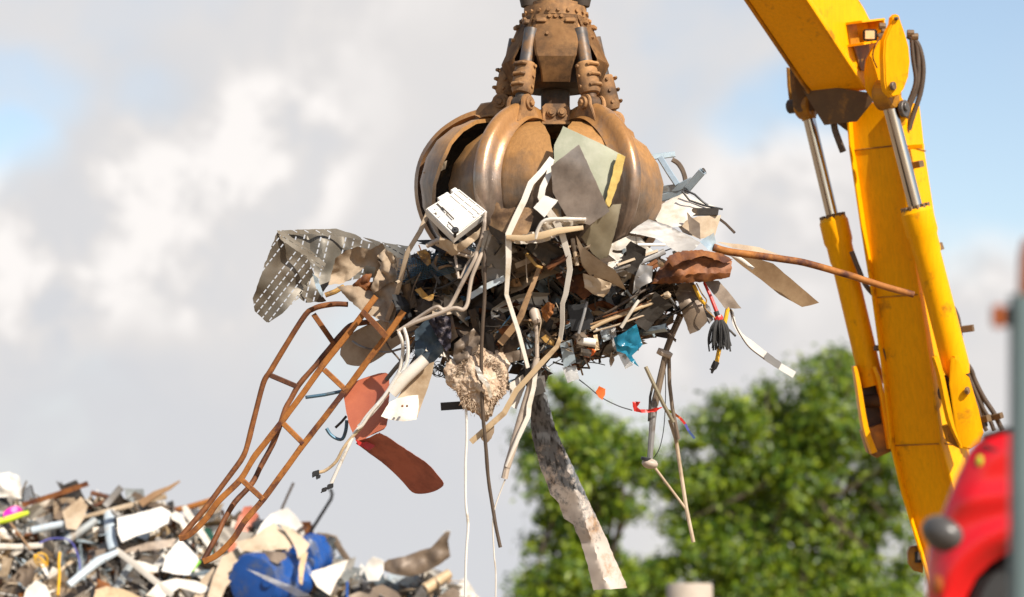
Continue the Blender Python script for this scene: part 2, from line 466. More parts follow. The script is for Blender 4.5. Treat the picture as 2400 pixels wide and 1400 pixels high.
def section(kind, n=10):
    if kind == 'round':
        return [(math.cos(2 * math.pi * i / n), math.sin(2 * math.pi * i / n)) for i in range(n)]
    if kind == 'rect':
        return [(1, 1), (-1, 1), (-1, -1), (1, -1)]
    if kind == 'bev':
        k = .78
        return [(1, k), (k, 1), (-k, 1), (-1, k), (-1, -k), (-k, -1), (k, -1), (1, -k)]
    if kind == 'angle':
        t = .78
        return [(-1, -1), (1, -1), (1, -t), (-t, -t), (-t, 1), (-1, 1)]
    if kind == 'chan':
        t = .7
        return [(-1, -1), (1, -1), (1, 1), (t, 1), (t, -t), (-t, -t), (-t, 1), (-1, 1)]


def sweep(bm, pts, ra, rb=None, sec='round', n=10, twist=0.0, ref=None, mi=0, hollow=0, caps=True):
    """sweep a section along world points; ra across (in the picture), rb along the depth; lists taper it"""
    pts = [Vector(p) for p in pts]
    L = len(pts)
    ra = [ra] * L if not isinstance(ra, (list, tuple)) else ra
    if rb is None: rb = ra
    rb = [rb] * L if not isinstance(rb, (list, tuple)) else rb
    if len(ra) != L: ra = [ra[0] + (ra[-1] - ra[0]) * i / (L - 1) for i in range(L)]
    if len(rb) != L: rb = [rb[0] + (rb[-1] - rb[0]) * i / (L - 1) for i in range(L)]
    ref = Vector(ref) if ref is not None else FWD
    prof = section(sec, n)
    rings = []
    for i, p in enumerate(pts):
        t = (pts[min(i + 1, L - 1)] - pts[max(i - 1, 0)]).normalized()
        a = t.cross(ref)
        if a.length < .15: a = t.cross(UP)
        a.normalize()
        b = a.cross(t).normalized()
        w = twist * i / max(1, L - 1) if twist else 0
        if w: a, b = a * math.cos(w) + b * math.sin(w), b * math.cos(w) - a * math.sin(w)
        rings.append([bm.verts.new(p + a * (x * ra[i]) + b * (y * rb[i])) for x, y in prof])
    m = len(prof)
    fs = []
    for i in range(L - 1):
        for j in range(m):
            fs.append(bm.faces.new((rings[i][j], rings[i][(j + 1) % m], rings[i + 1][(j + 1) % m], rings[i + 1][j])))
    if caps:
        for ring, nx, rev in ((rings[0], rings[1], True), (rings[-1], rings[-2], False)):
            if hollow:
                c = sum((v.co for v in ring), Vector()) / m
                inn = [bm.verts.new(c + (v.co - c) * hollow) for v in ring]
                dv = sum((v.co for v in nx), Vector()) / m - c
                dv = dv.normalized() * min(dv.length * .6, .25)
                dep = [bm.verts.new(v.co + dv) for v in inn]
                for j in range(m):
                    k = (j + 1) % m
                    fs.append(bm.faces.new((ring[j], ring[k], inn[k], inn[j])))
                    fs.append(bm.faces.new((inn[j], inn[k], dep[k], dep[j])))
                fs.append(bm.faces.new(dep))
            else:
                fs.append(bm.faces.new(ring if not rev else ring[::-1]))
    for f in fs: f.material_index = mi
    return bm


def px2m(r, dz=0.0):
    return r / 240.0 * (D0 + dz) / D0


def nz(p, f, s=0):
    return noise.noise(Vector((p[0] * f + s * 3.17, p[1] * f + s * 1.31, (p[2] if len(p) > 2 else 0) * f + s * 7.7)))


def in_poly(x, y, poly):
    c = False
    j = len(poly) - 1
    for i in range(len(poly)):
        xi, yi, xj, yj = poly[i][0], poly[i][1], poly[j][0], poly[j][1]
        if (yi > y) != (yj > y) and x < (xj - xi) * (y - yi) / (yj - yi) + xi: c = not c
        j = i
    return c


_seed = [0]


def sheet_bm(poly, dz=0.0, crumple=0.0, freq=.02, thick=1.6, step=None, jag=1.0, fold=None, bow=0.0, uv=None, ridged=True, bm=None, soft=0, aniso=None, crease=None):
    """flat or crumpled sheet: outline in pixels (x, y[, depth offset]); interior meshed, folded and given thickness"""
    _seed[0] += 1
    sd = _seed[0]
    pts = [(p[0], p[1], (p[2] if len(p) > 2 else 0.0) + dz) for p in poly]
    if soft:                                       # round the outline
        q = spline([Vector(p) for p in pts[-2:] + pts + pts[:2]], soft)
        pts = [tuple(v) for v in q[soft * 2:-(soft * 2 + 1)]]
    xs = [p[0] for p in pts]; ys = [p[1] for p in pts]
    size = max(max(xs) - min(xs), max(ys) - min(ys))
    step = step or max(4.0, size / 14)
    bd = []
    for i, a in enumerate(pts):
        b = pts[(i + 1) % len(pts)]
        ln = math.hypot(b[0] - a[0], b[1] - a[1])
        k = max(1, int(ln / step))
        nx_, ny_ = (b[1] - a[1]) / max(ln, 1e-6), -(b[0] - a[0]) / max(ln, 1e-6)
        for j in range(k):
            t = j / k
            x, y = a[0] + (b[0] - a[0]) * t, a[1] + (b[1] - a[1]) * t
            if j and jag:
                q = jag * (nz((x, y), .11, sd) + .7 * nz((x, y), .31, sd))
                x += nx_ * q; y += ny_ * q
            bd.append((x, y))
    inner = []
    y = min(ys) + step * .5
    r_ = random.Random(sd)
    while y < max(ys):
        x = min(xs) + step * .5
        while x < max(xs):
            qx, qy = x + r_.uniform(-.3, .3) * step, y + r_.uniform(-.3, .3) * step
            if in_poly(qx, qy, bd) and min((qx - u) ** 2 + (qy - v) ** 2 for u, v in bd) > (step * .45) ** 2:
                inner.append((qx, qy))
            x += step
        y += step
    V2 = [Vector(p) for p in bd + inner]
    nb = len(bd)
    vo, eo, fo, *_ = delaunay_2d_cdt(V2, [(i, (i + 1) % nb) for i in range(nb)], [], 1, 1e-4)
    cx, cy = sum(xs) / len(xs), sum(ys) / len(ys)

    A = np.array([[1, (p[0] - cx) / size, (p[1] - cy) / size] for p in pts])
    if len(pts) >= 6:
        A = np.hstack([A, A[:, 1:2] ** 2, A[:, 2:3] ** 2, A[:, 1:2] * A[:, 2:3]])
    reg = np.eye(A.shape[1]) * .02; reg[0, 0] = 0
    co = [float(v) for v in np.linalg.solve(A.T @ A + reg, A.T @ np.array([p[2] for p in pts]))]

    def depth(x, y):
        a, b = (x - cx) / size, (y - cy) / size
        d = co[0] + co[1] * a + co[2] * b
        if len(co) > 3: d += co[3] * a * a + co[4] * b * b + co[5] * a * b
        if crumple:
            u_, v_ = x, y
            if aniso:                              # long folds along one direction
                ca_, sa_ = math.cos(aniso[0]), math.sin(aniso[0])
                u_, v_ = (x * ca_ + y * sa_) * aniso[1], -x * sa_ + y * ca_
                u_ += 14 * nz((x, y), .02, sd + 3); v_ += 14 * nz((x, y), .02, sd + 4)
            n1 = nz((u_, v_), freq, sd)
            if ridged: n1 = (1 - 2.2 * abs(n1)) * .8
            d += px2m(crumple) * (n1 + .35 * nz((x, y), freq * 2.3, sd + 5) + .06 * nz((x, y), freq * 5, sd + 9))
        if crease:
            x0, y0, x1, y1, w_, a_ = crease
            L_ = math.hypot(x1 - x0, y1 - y0)
            d += px2m(a_) * abs((x - x0) * (y1 - y0) - (y - y0) * (x1 - x0)) / L_ / w_
        if bow:
            d += px2m(bow) * (((x - cx) ** 2 + (y - cy) ** 2) / (size * .5) ** 2)
        return d
    own = bm is None
    if own: bm = bmesh.new()
    vs = []
    sgn = -1.0
    top, bot = [], []
    th = px2m(thick)
    for v in vo:
        d = depth(v.x, v.y)
        top.append(bm.verts.new(P(v.x, v.y, d)))
        bot.append(bm.verts.new(P(v.x, v.y, d) + FWD * th))
    cnt = {}
    for f in fo:
        try:
            bm.faces.new([top[i] for i in f]); bm.faces.new([bot[i] for i in f][::-1])
        except ValueError:
            continue
        for a, b in zip(f, f[1:] + f[:1]):
            k = (min(a, b), max(a, b))
            cnt.setdefault(k, []).append((a, b))
    for k, l in cnt.items():
        if len(l) == 1:
            a, b = l[0]
            try: bm.faces.new((top[b], top[a], bot[a], bot[b]))
            except ValueError: pass
    if uv:
        ang, su, sv = uv
        lay = bm.loops.layers.uv.get('slots') or bm.loops.layers.uv.new('slots')
        ca, sa = math.cos(ang), math.sin(ang)
        for v, t2, b2 in zip(vo, top, bot):
            for w in (t2, b2):
                for lp in w.link_loops:
                    lp[lay].uv = ((v.x * ca + v.y * sa) / su, (-v.x * sa + v.y * ca) / sv)
    loose = [v for v in bm.verts if not v.link_faces]
    if loose: bmesh.ops.delete(bm, geom=loose, context='VERTS')
    return bm


def sheet(name, cat, label, poly, mat, dz=0.0, parent=None, group=None, angle=28, **kw):
    return obj(name, sheet_bm(poly, dz, **kw), mat, parent, cat, label, group, angle=angle)


def pp(path, dz=0.0):
    return [P(p[0], p[1], (p[2] if len(p) > 2 else 0.0) + dz) for p in path]


def tube(name, cat, label, path, r, mat, dz=0.0, parent=None, group=None, sec='round', rb=None, smooth=0, n=8, twist=0, hollow=0, wob=0.0):
    pts = pp(path, dz)
    if smooth: pts = spline(pts, smooth)
    if wob:
        _seed[0] += 1
        pts = [p + Vector((nz(p, 3, _seed[0]), nz(p, 3, _seed[0] + 2), nz(p, 3, _seed[0] + 4))) * px2m(wob) for p in pts]
    elif len(pts) > 2 and r is not None:
        _seed[0] += 1
        w_ = .12 * (max(r) if isinstance(r, list) else r)
        pts = [p + Vector((nz(p, 5, _seed[0]), nz(p, 5, _seed[0] + 2), nz(p, 5, _seed[0] + 4))) * px2m(w_) for p in pts]
    f = (D0 + dz) / D0 / 240
    ra = [x * f for x in r] if isinstance(r, (list, tuple)) else r * f
    if not isinstance(ra, list) and smooth:
        ra = [ra * (1 + .10 * nz(p, 7, _seed[0])) for p in pts]
    rb = ra if rb is None else ([x * f for x in rb] if isinstance(rb, (list, tuple)) else rb * f)
    bm = bmesh.new()
    sweep(bm, pts, ra, rb, sec, n, twist, hollow=hollow)
    return obj(name, bm, mat, parent, cat, label, group, angle=35)


def disc_bm(bm, c, axis, r, h, n=20, mi=0, bev=.12):
    """short cylinder centred on c with slightly rounded rims"""
    ax = Vector(axis).normalized()
    k = min(h, r) * bev
    pts = [c - ax * h / 2, c - ax * (h / 2 - k), c + ax * (h / 2 - k), c + ax * h / 2]
    sweep(bm, pts, [r - k, r, r, r - k], None, 'round', n, ref=UP if abs(ax.dot(UP)) < .8 else RT, mi=mi)


def box_bm(bm, c, x, y, z, bev=0.0, mi=0):
    """box from centre and three half-axis vectors"""
    c, x, y, z = Vector(c), Vector(x), Vector(y), Vector(z)
    vs = [bm.verts.new(c + x * i + y * j + z * k) for i in (-1, 1) for j in (-1, 1) for k in (-1, 1)]
    fs = [bm.faces.new([vs[i] for i in q]) for q in ((0, 1, 3, 2), (4, 6, 7, 5), (0, 4, 5, 1), (2, 3, 7, 6), (0, 2, 6, 4), (1, 5, 7, 3))]
    for f in fs: f.material_index = mi
    if bev:
        es = {e for f in fs for e in f.edges}
        r = bmesh.ops.bevel(bm, geom=list(es), offset=bev, segments=2, affect='EDGES')
        for f in r['faces']: f.material_index = mi
    return bm


def plate_bm(bm, outline, ext, bev=0.0, mi=0):
    """extrude a closed outline of world points by the vector ext"""
    ext = Vector(ext)
    a = [bm.verts.new(p) for p in outline]; b = [bm.verts.new(Vector(p) + ext) for p in outline]
    n = len(a)
    fs = [bm.faces.new(a), bm.faces.new(b[::-1])]
    for i in range(n):
        fs.append(bm.faces.new((a[i], b[i], b[(i + 1) % n], a[(i + 1) % n])))
    bmesh.ops.recalc_face_normals(bm, faces=fs)
    for f in fs: f.material_index = mi
    if bev:
        es = {e for f in fs[:2] for e in f.edges}
        bmesh.ops.bevel(bm, geom=list(es), offset=bev, segments=2, affect='EDGES')
    return bm


# ------------------------------------------------------------------ ground, bank
def build_ground():
    bm = bmesh.new()
    s = 1500
    vs = [bm.verts.new((x, y, 0)) for x, y in ((-s, -s), (s, -s), (s, s), (-s, s))]
    bm.faces.new(vs)
    obj('ground', bm, 'ground_mud', kind='structure')
    bm = bmesh.new()
    z = P(2400, 1560, -12).z
    o = [(3.0, 6, .004), (9.5, 6, .004), (9.5, 22, .004), (3.0, 22, .004)]
    t = [(1.75, 7.5, z), (8, 7.5, z), (8, 20.5, z), (1.75, 20.5, z)]
    o = [(1.0, 6, .004), (9.5, 6, .004), (9.5, 22, .004), (1.0, 22, .004)]
    a = [bm.verts.new(p) for p in o]; b = [bm.verts.new(p) for p in t]
    for i in range(4): bm.faces.new((a[i], a[(i + 1) % 4], b[(i + 1) % 4], b[i]))
    bm.faces.new(b)
    obj('earth_bank', bm, 'ground_mud', kind='structure')


build_ground()

# ------------------------------------------------------------------ the grab
AX = P(1302, 430, 0)


def G(r, th, y, tang=0.0):
    """grab space: radius, azimuth (0 = to the camera, + = right), height as picture row at the axis; tang = sideways shift"""
    t = R(th)
    return Vector((AX.x + (r * math.sin(t) + tang * math.cos(t)) / 240, AX.y - (r * math.cos(t) - tang * math.sin(t)) / 240, AX.z + (430 - y) / 240))


def build_grab():
    root = empty('scrap_grab', G(0, 0, 330), 'grab', 'mud brown five clawed scrap grab hanging above the load of scrap')
    u = 1 / 240
    # rotator at the very top
    bm = bmesh.new()
    for y0, y1, r in ((-120, 4, 46), (4, 14, 62), (14, 40, 74), (40, 52, 68)):
        sweep(bm, [G(0, 0, y0), G(0, 0, y1)], r * u, None, 'round', 28, ref=(0, 1, 0))
    for k in range(20):
        th = k * 18 + 5
        disc_bm(bm, G(75, th, 30), (math.sin(R(th)), -math.cos(R(th)), 0), 5 * u, 8 * u, 6)
    obj('rotator_head', bm, 'mud_steel', root)
    for th in (-78, 78, 150, -150):
        bm = bmesh.new()
        sweep(bm, [G(62, th, -60), G(62, th, -6), G(62, th, 12)], [24 * u, 24 * u, 20 * u], None, 'round', 16, ref=(0, 1, 0))
        obj('drive_motor', bm, 'dark_steel', root)
    # housing: five plates round a dark core
    bm = bmesh.new()
    sweep(bm, [G(0, 0, 45), G(0, 0, 140), G(0, 0, 200), G(0, 0, 212)], [60 * u, 78 * u, 74 * u, 60 * u], None, 'round', 20, ref=(0, 1, 0))
    sweep(bm, [G(0, 0, 205), G(0, 0, 290)], 34 * u, None, 'round', 20, ref=(0, 1, 0))
    obj('core', bm, 'dark_steel', root)
    for k in range(5):
        th = 72 * k
        bm = bmesh.new()
        rows = [(72, 42, 50), (80, 62, 52), (98, 105, 53), (118, 146, 48), (119, 150, 46), (108, 180, 36), (92, 206, 33)]
        vs = []
        for (r, y, w) in rows:
            vs.append([bm.verts.new(G(r + dr, th, y, t)) for t, dr in ((-w, -3), (-w * .9, 1), (-w * .4, 2.5), (0, 3), (w * .4, 2.5), (w * .9, 1), (w, -3))])
        for a, b in zip(vs, vs[1:]):
            for i in range(6): bm.faces.new((a[i], a[i + 1], b[i + 1], b[i]))
        bmesh.ops.solidify(bm, geom=bm.faces[:], thickness=7 * u)
                                         # lugs, slot edges and bolts under the flange
        for t in (-34, 34):
            box_bm(bm, G(82, th, 58, t), G(0, th, 0, 12) - G(0, th, 0), (0, 0, 5 * u), (G(8, th, 0) - G(0, th, 0)), 2 * u)
        for t in (-14, 0, 14):
            disc_bm(bm, G(80, th, 47, t), G(1, th, 0) - G(0, th, 0), 4.5 * u, 8 * u, 8)
        disc_bm(bm, G(97, th, 92, -20), G(1, th, 0) - G(0, th, 0), 4 * u, 10 * u, 8)
        obj('housing_panel', bm, 'mud_steel', root, angle=30)
        # flat spine over each cylinder
        bm = bmesh.new()
        sweep(bm, [G(76, th + 36, 52), G(108, th + 36, 118)], 9 * u, 5 * u, 'bev', ref=G(1, th + 36, 0) - G(0, th + 36, 0))
        obj('spine_bar', bm, 'mud_steel', root)
    # hub
    bm = bmesh.new()
    sweep(bm, [G(0, 0, 262), G(0, 0, 300)], 58 * u, None, 'round', 10, ref=(0, 1, 0))
    obj('hub', bm, 'mud_steel', root)
    for k in range(5):
        th = 72 * k
        bm = bmesh.new()
        e = G(1, th, 0) - G(0, th, 0); s = G(0, th, 0, 1) - G(0, th, 0)
        o = [(-32, 262), (-24, 254), (22, 254), (33, 264), (33, 302), (-32, 302)]
        plate_bm(bm, [G(66, th, y, t) for t, y in o], e * 12, 2 * u)
        for t in (-10, 14):
            disc_bm(bm, G(80, th, 276, t), e, 11 * u, 10 * u, 16); disc_bm(bm, G(86, th, 276, t), e, 6 * u, 8 * u, 12)
        box_bm(bm, G(82, th, 303), s * 33, e * 14, (0, 0, 3.5 * u), 1 * u)
        obj('hub_bracket', bm, 'mud_steel', root)
    # claws
    prof = [(60, 288), (105, 280), (150, 284), (192, 304), (232, 336), (266, 382), (284, 440), (278, 500), (250, 560), (200, 612), (130, 652), (60, 676)]
    for th, op, wx, rs in ((-36, 0, 0, 1), (36, 0, 0, 1), (-108, 20, 16, .45), (108, -9, -4, .6), (180, 8, 0, 1)):
        ca, sa = math.cos(R(op)), math.sin(R(op))

        def rot(r, y):
            dr, dy = r - 55, y - 285
            return 55 + dr * ca + dy * sa, 285 + dy * ca - dr * sa
        pr = [rot(*q) for q in prof]
        claw = empty('claw', G(*[rot(150, 300)[0], th, rot(150, 300)[1]]), None, None)
        claw.parent = root
        claw.location = Vector(claw.location) - Vector(root.location)
        # rib
        path = spline([G(r, th, y) for r, y in pr], 4)
        n = len(path)
        wid = [(17 + 4 * math.sin(math.pi * i / n) - 8 * max(0, i / n - .6) / .4) * u for i in range(n)]
        dep = [(17 + 6 * math.sin(math.pi * i / n) - 8 * max(0, i / n - .6) / .4) * u * (rs if i > n * .25 else 1) for i in range(n)]
        bm = bmesh.new()
        side = G(0, th, 0, 1) - G(0, th, 0)
        rings = []
        for i, p in enumerate(path):
            t = (path[min(i + 1, n - 1)] - path[max(i - 1, 0)]).normalized()
            out = side.normalized().cross(t).normalized()
            if out.dot(G(1, th, 0) - G(0, th, 0)) < 0 and i > n * .3: out = -out
            if i <= n * .3 and out.z < 0: out = -out
            rings.append([bm.verts.new(p + side.normalized() * (x * wid[i]) + out * (y * dep[i]))
                          for x, y in ((-1.75, -.80), (-1.2, -.45), (-1.0, .1), (-.84, .7), (-.45, 1.05), (0, 1.15), (.45, 1.05), (.84, .7), (1.0, .1), (1.2, -.45), (1.75, -.80), (.9, -1.1), (-.9, -1.1))])
        m = len(rings[0])
        for a, b in zip(rings, rings[1:]):
            for j in range(m): bm.faces.new((a[j], a[(j + 1) % m], b[(j + 1) % m], b[j]))
        bm.faces.new(rings[0]); bm.faces.new(rings[-1][::-1])
        obj('rib', bm, ['rib_steel'], claw, angle=50)
        # shell
        bm = bmesh.new()
        sp = [(118, 304), (150, 308), (190, 326), (226, 356), (252, 398), (264, 446), (258, 502), (232, 556), (186, 602), (120, 638), (50, 664)]
        hw = [15, 22, 28, 32, 34, 34.5, 34, 33, 29, 21, 4]
        grid = []
        for i in range(41):
            f = i / 40 * (len(sp) - 1)
            k = min(int(f), len(sp) - 2); t = f - k
            t = t
            r = sp[k][0] + (sp[k + 1][0] - sp[k][0]) * t; y = sp[k][1] + (sp[k + 1][1] - sp[k][1]) * t
            h = hw[k] + (hw[k + 1] - hw[k]) * t + wx * math.sin(math.pi * i / 40)
            row = []
            for j in range(-8, 9):
                a = h * j / 8
                # plate about the claw's own axis: sideways arc, then swung open with the claw
                rr, yy = r * math.cos(R(a)) * 1.0, y
                tg = r * math.sin(R(a))
                dent = 3.5 * nz((i * .3, j * .35, th), 1.0, 3)
                r2, y2 = rot(rr + dent, yy)
                row.append(bm.verts.new(G(r2, th, y2, tg)))
            grid.append(row)
        bm.normal_update()
        inner = []
        for i, row in enumerate(grid):
            ir = []
            for j, v in enumerate(row):
                g0, g1 = grid[max(i - 1, 0)][j].co, grid[min(i + 1, 40)][j].co
                h0, h1 = row[max(j - 1, 0)].co, row[min(j + 1, 16)].co
                nn = (g1 - g0).cross(h1 - h0)
                nn = nn.normalized() if nn.length > 1e-9 else Vector((0, 0, 1))
                mid = G(40, th, 470)
                if nn.dot(mid - v.co) < 0: nn = -nn
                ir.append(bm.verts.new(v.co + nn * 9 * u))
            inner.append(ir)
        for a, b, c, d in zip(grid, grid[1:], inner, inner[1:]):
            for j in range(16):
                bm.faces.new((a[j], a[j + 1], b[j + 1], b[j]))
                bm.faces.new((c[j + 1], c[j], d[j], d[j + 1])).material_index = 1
            for j in (0, 16): bm.faces.new((a[j], b[j], d[j], c[j]))
        for i in (0, 40):
            for j in range(16): bm.faces.new((grid[i][j], grid[i][j + 1], inner[i][j + 1], inner[i][j]))
        obj('shell', bm, ['worn_steel', 'claw_inside_shade'], claw, angle=45)
        # ears and pin for the cylinder
        lr, ly = rot(141, 262)
        bm = bmesh.new()
        e = (G(1, th, 0) - G(0, th, 0)).normalized()
        s = side.normalized()
        for t in (-20, 20):
            o = []
            for k in range(9):
                a = R(-10 + 200 * k / 8)
                q = rot(141 + 22 * math.cos(a), 262 - 22 * math.sin(a))
                o.append(G(q[0], th, q[1], t - 4))
            q = rot(100, 292); o.append(G(q[0], th, q[1], t - 4))
            q = rot(188, 312); o.append(G(q[0], th, q[1], t - 4))
            plate_bm(bm, o, s * (9 * u), 1.5 * u)
            sg = 1 if t > 0 else -1
            c = G(lr, th, ly, t + sg * 7)
            disc_bm(bm, c, s, 15 * u, 8 * u, 20); disc_bm(bm, c + s * sg * 5 * u, s, 8 * u, 10 * u, 6)
        disc_bm(bm, G(lr, th, ly), s, 9 * u, 44 * u, 16)
        obj('ear', bm, 'mud_steel', claw)
        # hydraulic cylinder
        top, end = G(100, th, 96), G(lr, th, ly)
        dv = end - top
        cyl = empty('hydraulic_cylinder', top, None, None)
        cyl.parent = root
        cyl.location = Vector(top) - Vector(root.location)
        bm = bmesh.new()
        sweep(bm, [top - dv * .1, top + dv * .46], 17 * u, None, 'round', 18, ref=s)
        obj('rod', bm, 'rod_steel', cyl)
        bm = bmesh.new()
        q = [top + dv * f for f in (.40, .405, .42, .44, .52, .80, .85, .86)]
        sweep(bm, q, [18 * u, 22 * u, 24 * u, 24 * u, 25 * u, 26 * u, 22 * u, 16 * u], None, 'round', 20, ref=s)
        dn = dv.normalized()
        for f in (.46, .61, .76):
            c = top + dv * f
            o2 = (s.cross(dn)).normalized()
            if o2.dot(e) < 0: o2 = -o2
            sweep(bm, [c + o2 * 24 * u - s * 14 * u + dn * 2 * u, c + o2 * 28 * u - s * 10 * u, c + o2 * 28 * u + s * 12 * u, c + o2 * 22 * u + s * 18 * u], 4.5 * u, None, 'round', 8)
            for sg in (-1, 1):
                disc_bm(bm, c + s * sg * 25 * u, s, 4 * u, 9 * u, 8)
        obj('barrel', bm, 'mud_steel', cyl)
        bm = bmesh.new()
        disc_bm(bm, end, s, 19 * u, 28 * u, 20)
        sweep(bm, [top + dv * .84, end], 14 * u, None, 'round', 14, ref=s)
        obj('eye', bm, 'dark_steel' if abs(th) < 50 else 'mud_steel', cyl)


build_grab()

# ------------------------------------------------------------------ the excavator
AL = R(55)
UV_ = Vector((math.cos(AL), math.sin(AL), 0))         # along the arm, to the right and away
WV = Vector((-math.sin(AL), math.cos(AL), 0))         # across the arm, to the left and away
ZV = Vector((0, 0, 1))
EZ = 3.4                                               # the stick stands this far behind the grab
EU = (D0 + EZ) / D0 / 240                              # metres per photo pixel there


def loft(bm, secs, mi=0):
    rings = [[bm.verts.new(p) for p in s] for s in secs]
    m = len(rings[0])
    fs = []
    for a, b in zip(rings, rings[1:]):
        for j in range(m): fs.append(bm.faces.new((a[j], a[(j + 1) % m], b[(j + 1) % m], b[j])))
    fs.append(bm.faces.new(rings[0])); fs.append(bm.faces.new(rings[-1][::-1]))
    for f in fs: f.material_index = mi
    return fs


def arm_cylinder(root, name, a, b, split, rr, rb_):
    cy = empty(name, a, None, None)
    cy.parent = root
    cy.location = Vector(a) - Vector(root.location)
    d = b - a
    bm = bmesh.new()
    sweep(bm, [a, a + d * (split + .03)], rr, None, 'round', 24)
    obj('rod', bm, 'chrome_rod', cy)
    bm = bmesh.new()
    L = d.length
    q = [split, split + .012, split + .014, split + .085, split + .10, split + .15, split + .165, .97, 1.0]
    rd = [rb_ * .98, rb_ * 1.08, rb_ * 1.12, rb_ * 1.12, rb_ * 1.0, rb_ * 1.0, rb_ * .93, rb_ * .93, rb_ * .8]
    sweep(bm, [a + d * f for f in q], rd, None, 'round', 28)
    obj('barrel', bm, 'yellow_paint', cy)
    bm = bmesh.new()
    ax = d.normalized()
    s1 = ax.cross(FWD).normalized(); s2 = s1.cross(ax)
    for k in range(12):
        t = k / 12 * 2 * math.pi
        c = a + d * split + (s1 * math.cos(t) + s2 * math.sin(t)) * rb_ * .86
        disc_bm(bm, c, ax, rb_ * .17, rb_ * .42, 6)
    obj('gland_bolts', bm, 'clamp', cy)
    bm = bmesh.new()
    disc_bm(bm, a, WV, rr * 2.1, rr * 2.6, 24)
    sweep(bm, [a + d * .0, a + d * .05], [rr * 1.7, rr * 1.15], None, 'round', 18)
    obj('rod_eye', bm, 'yellow_grime', cy)
    return cy


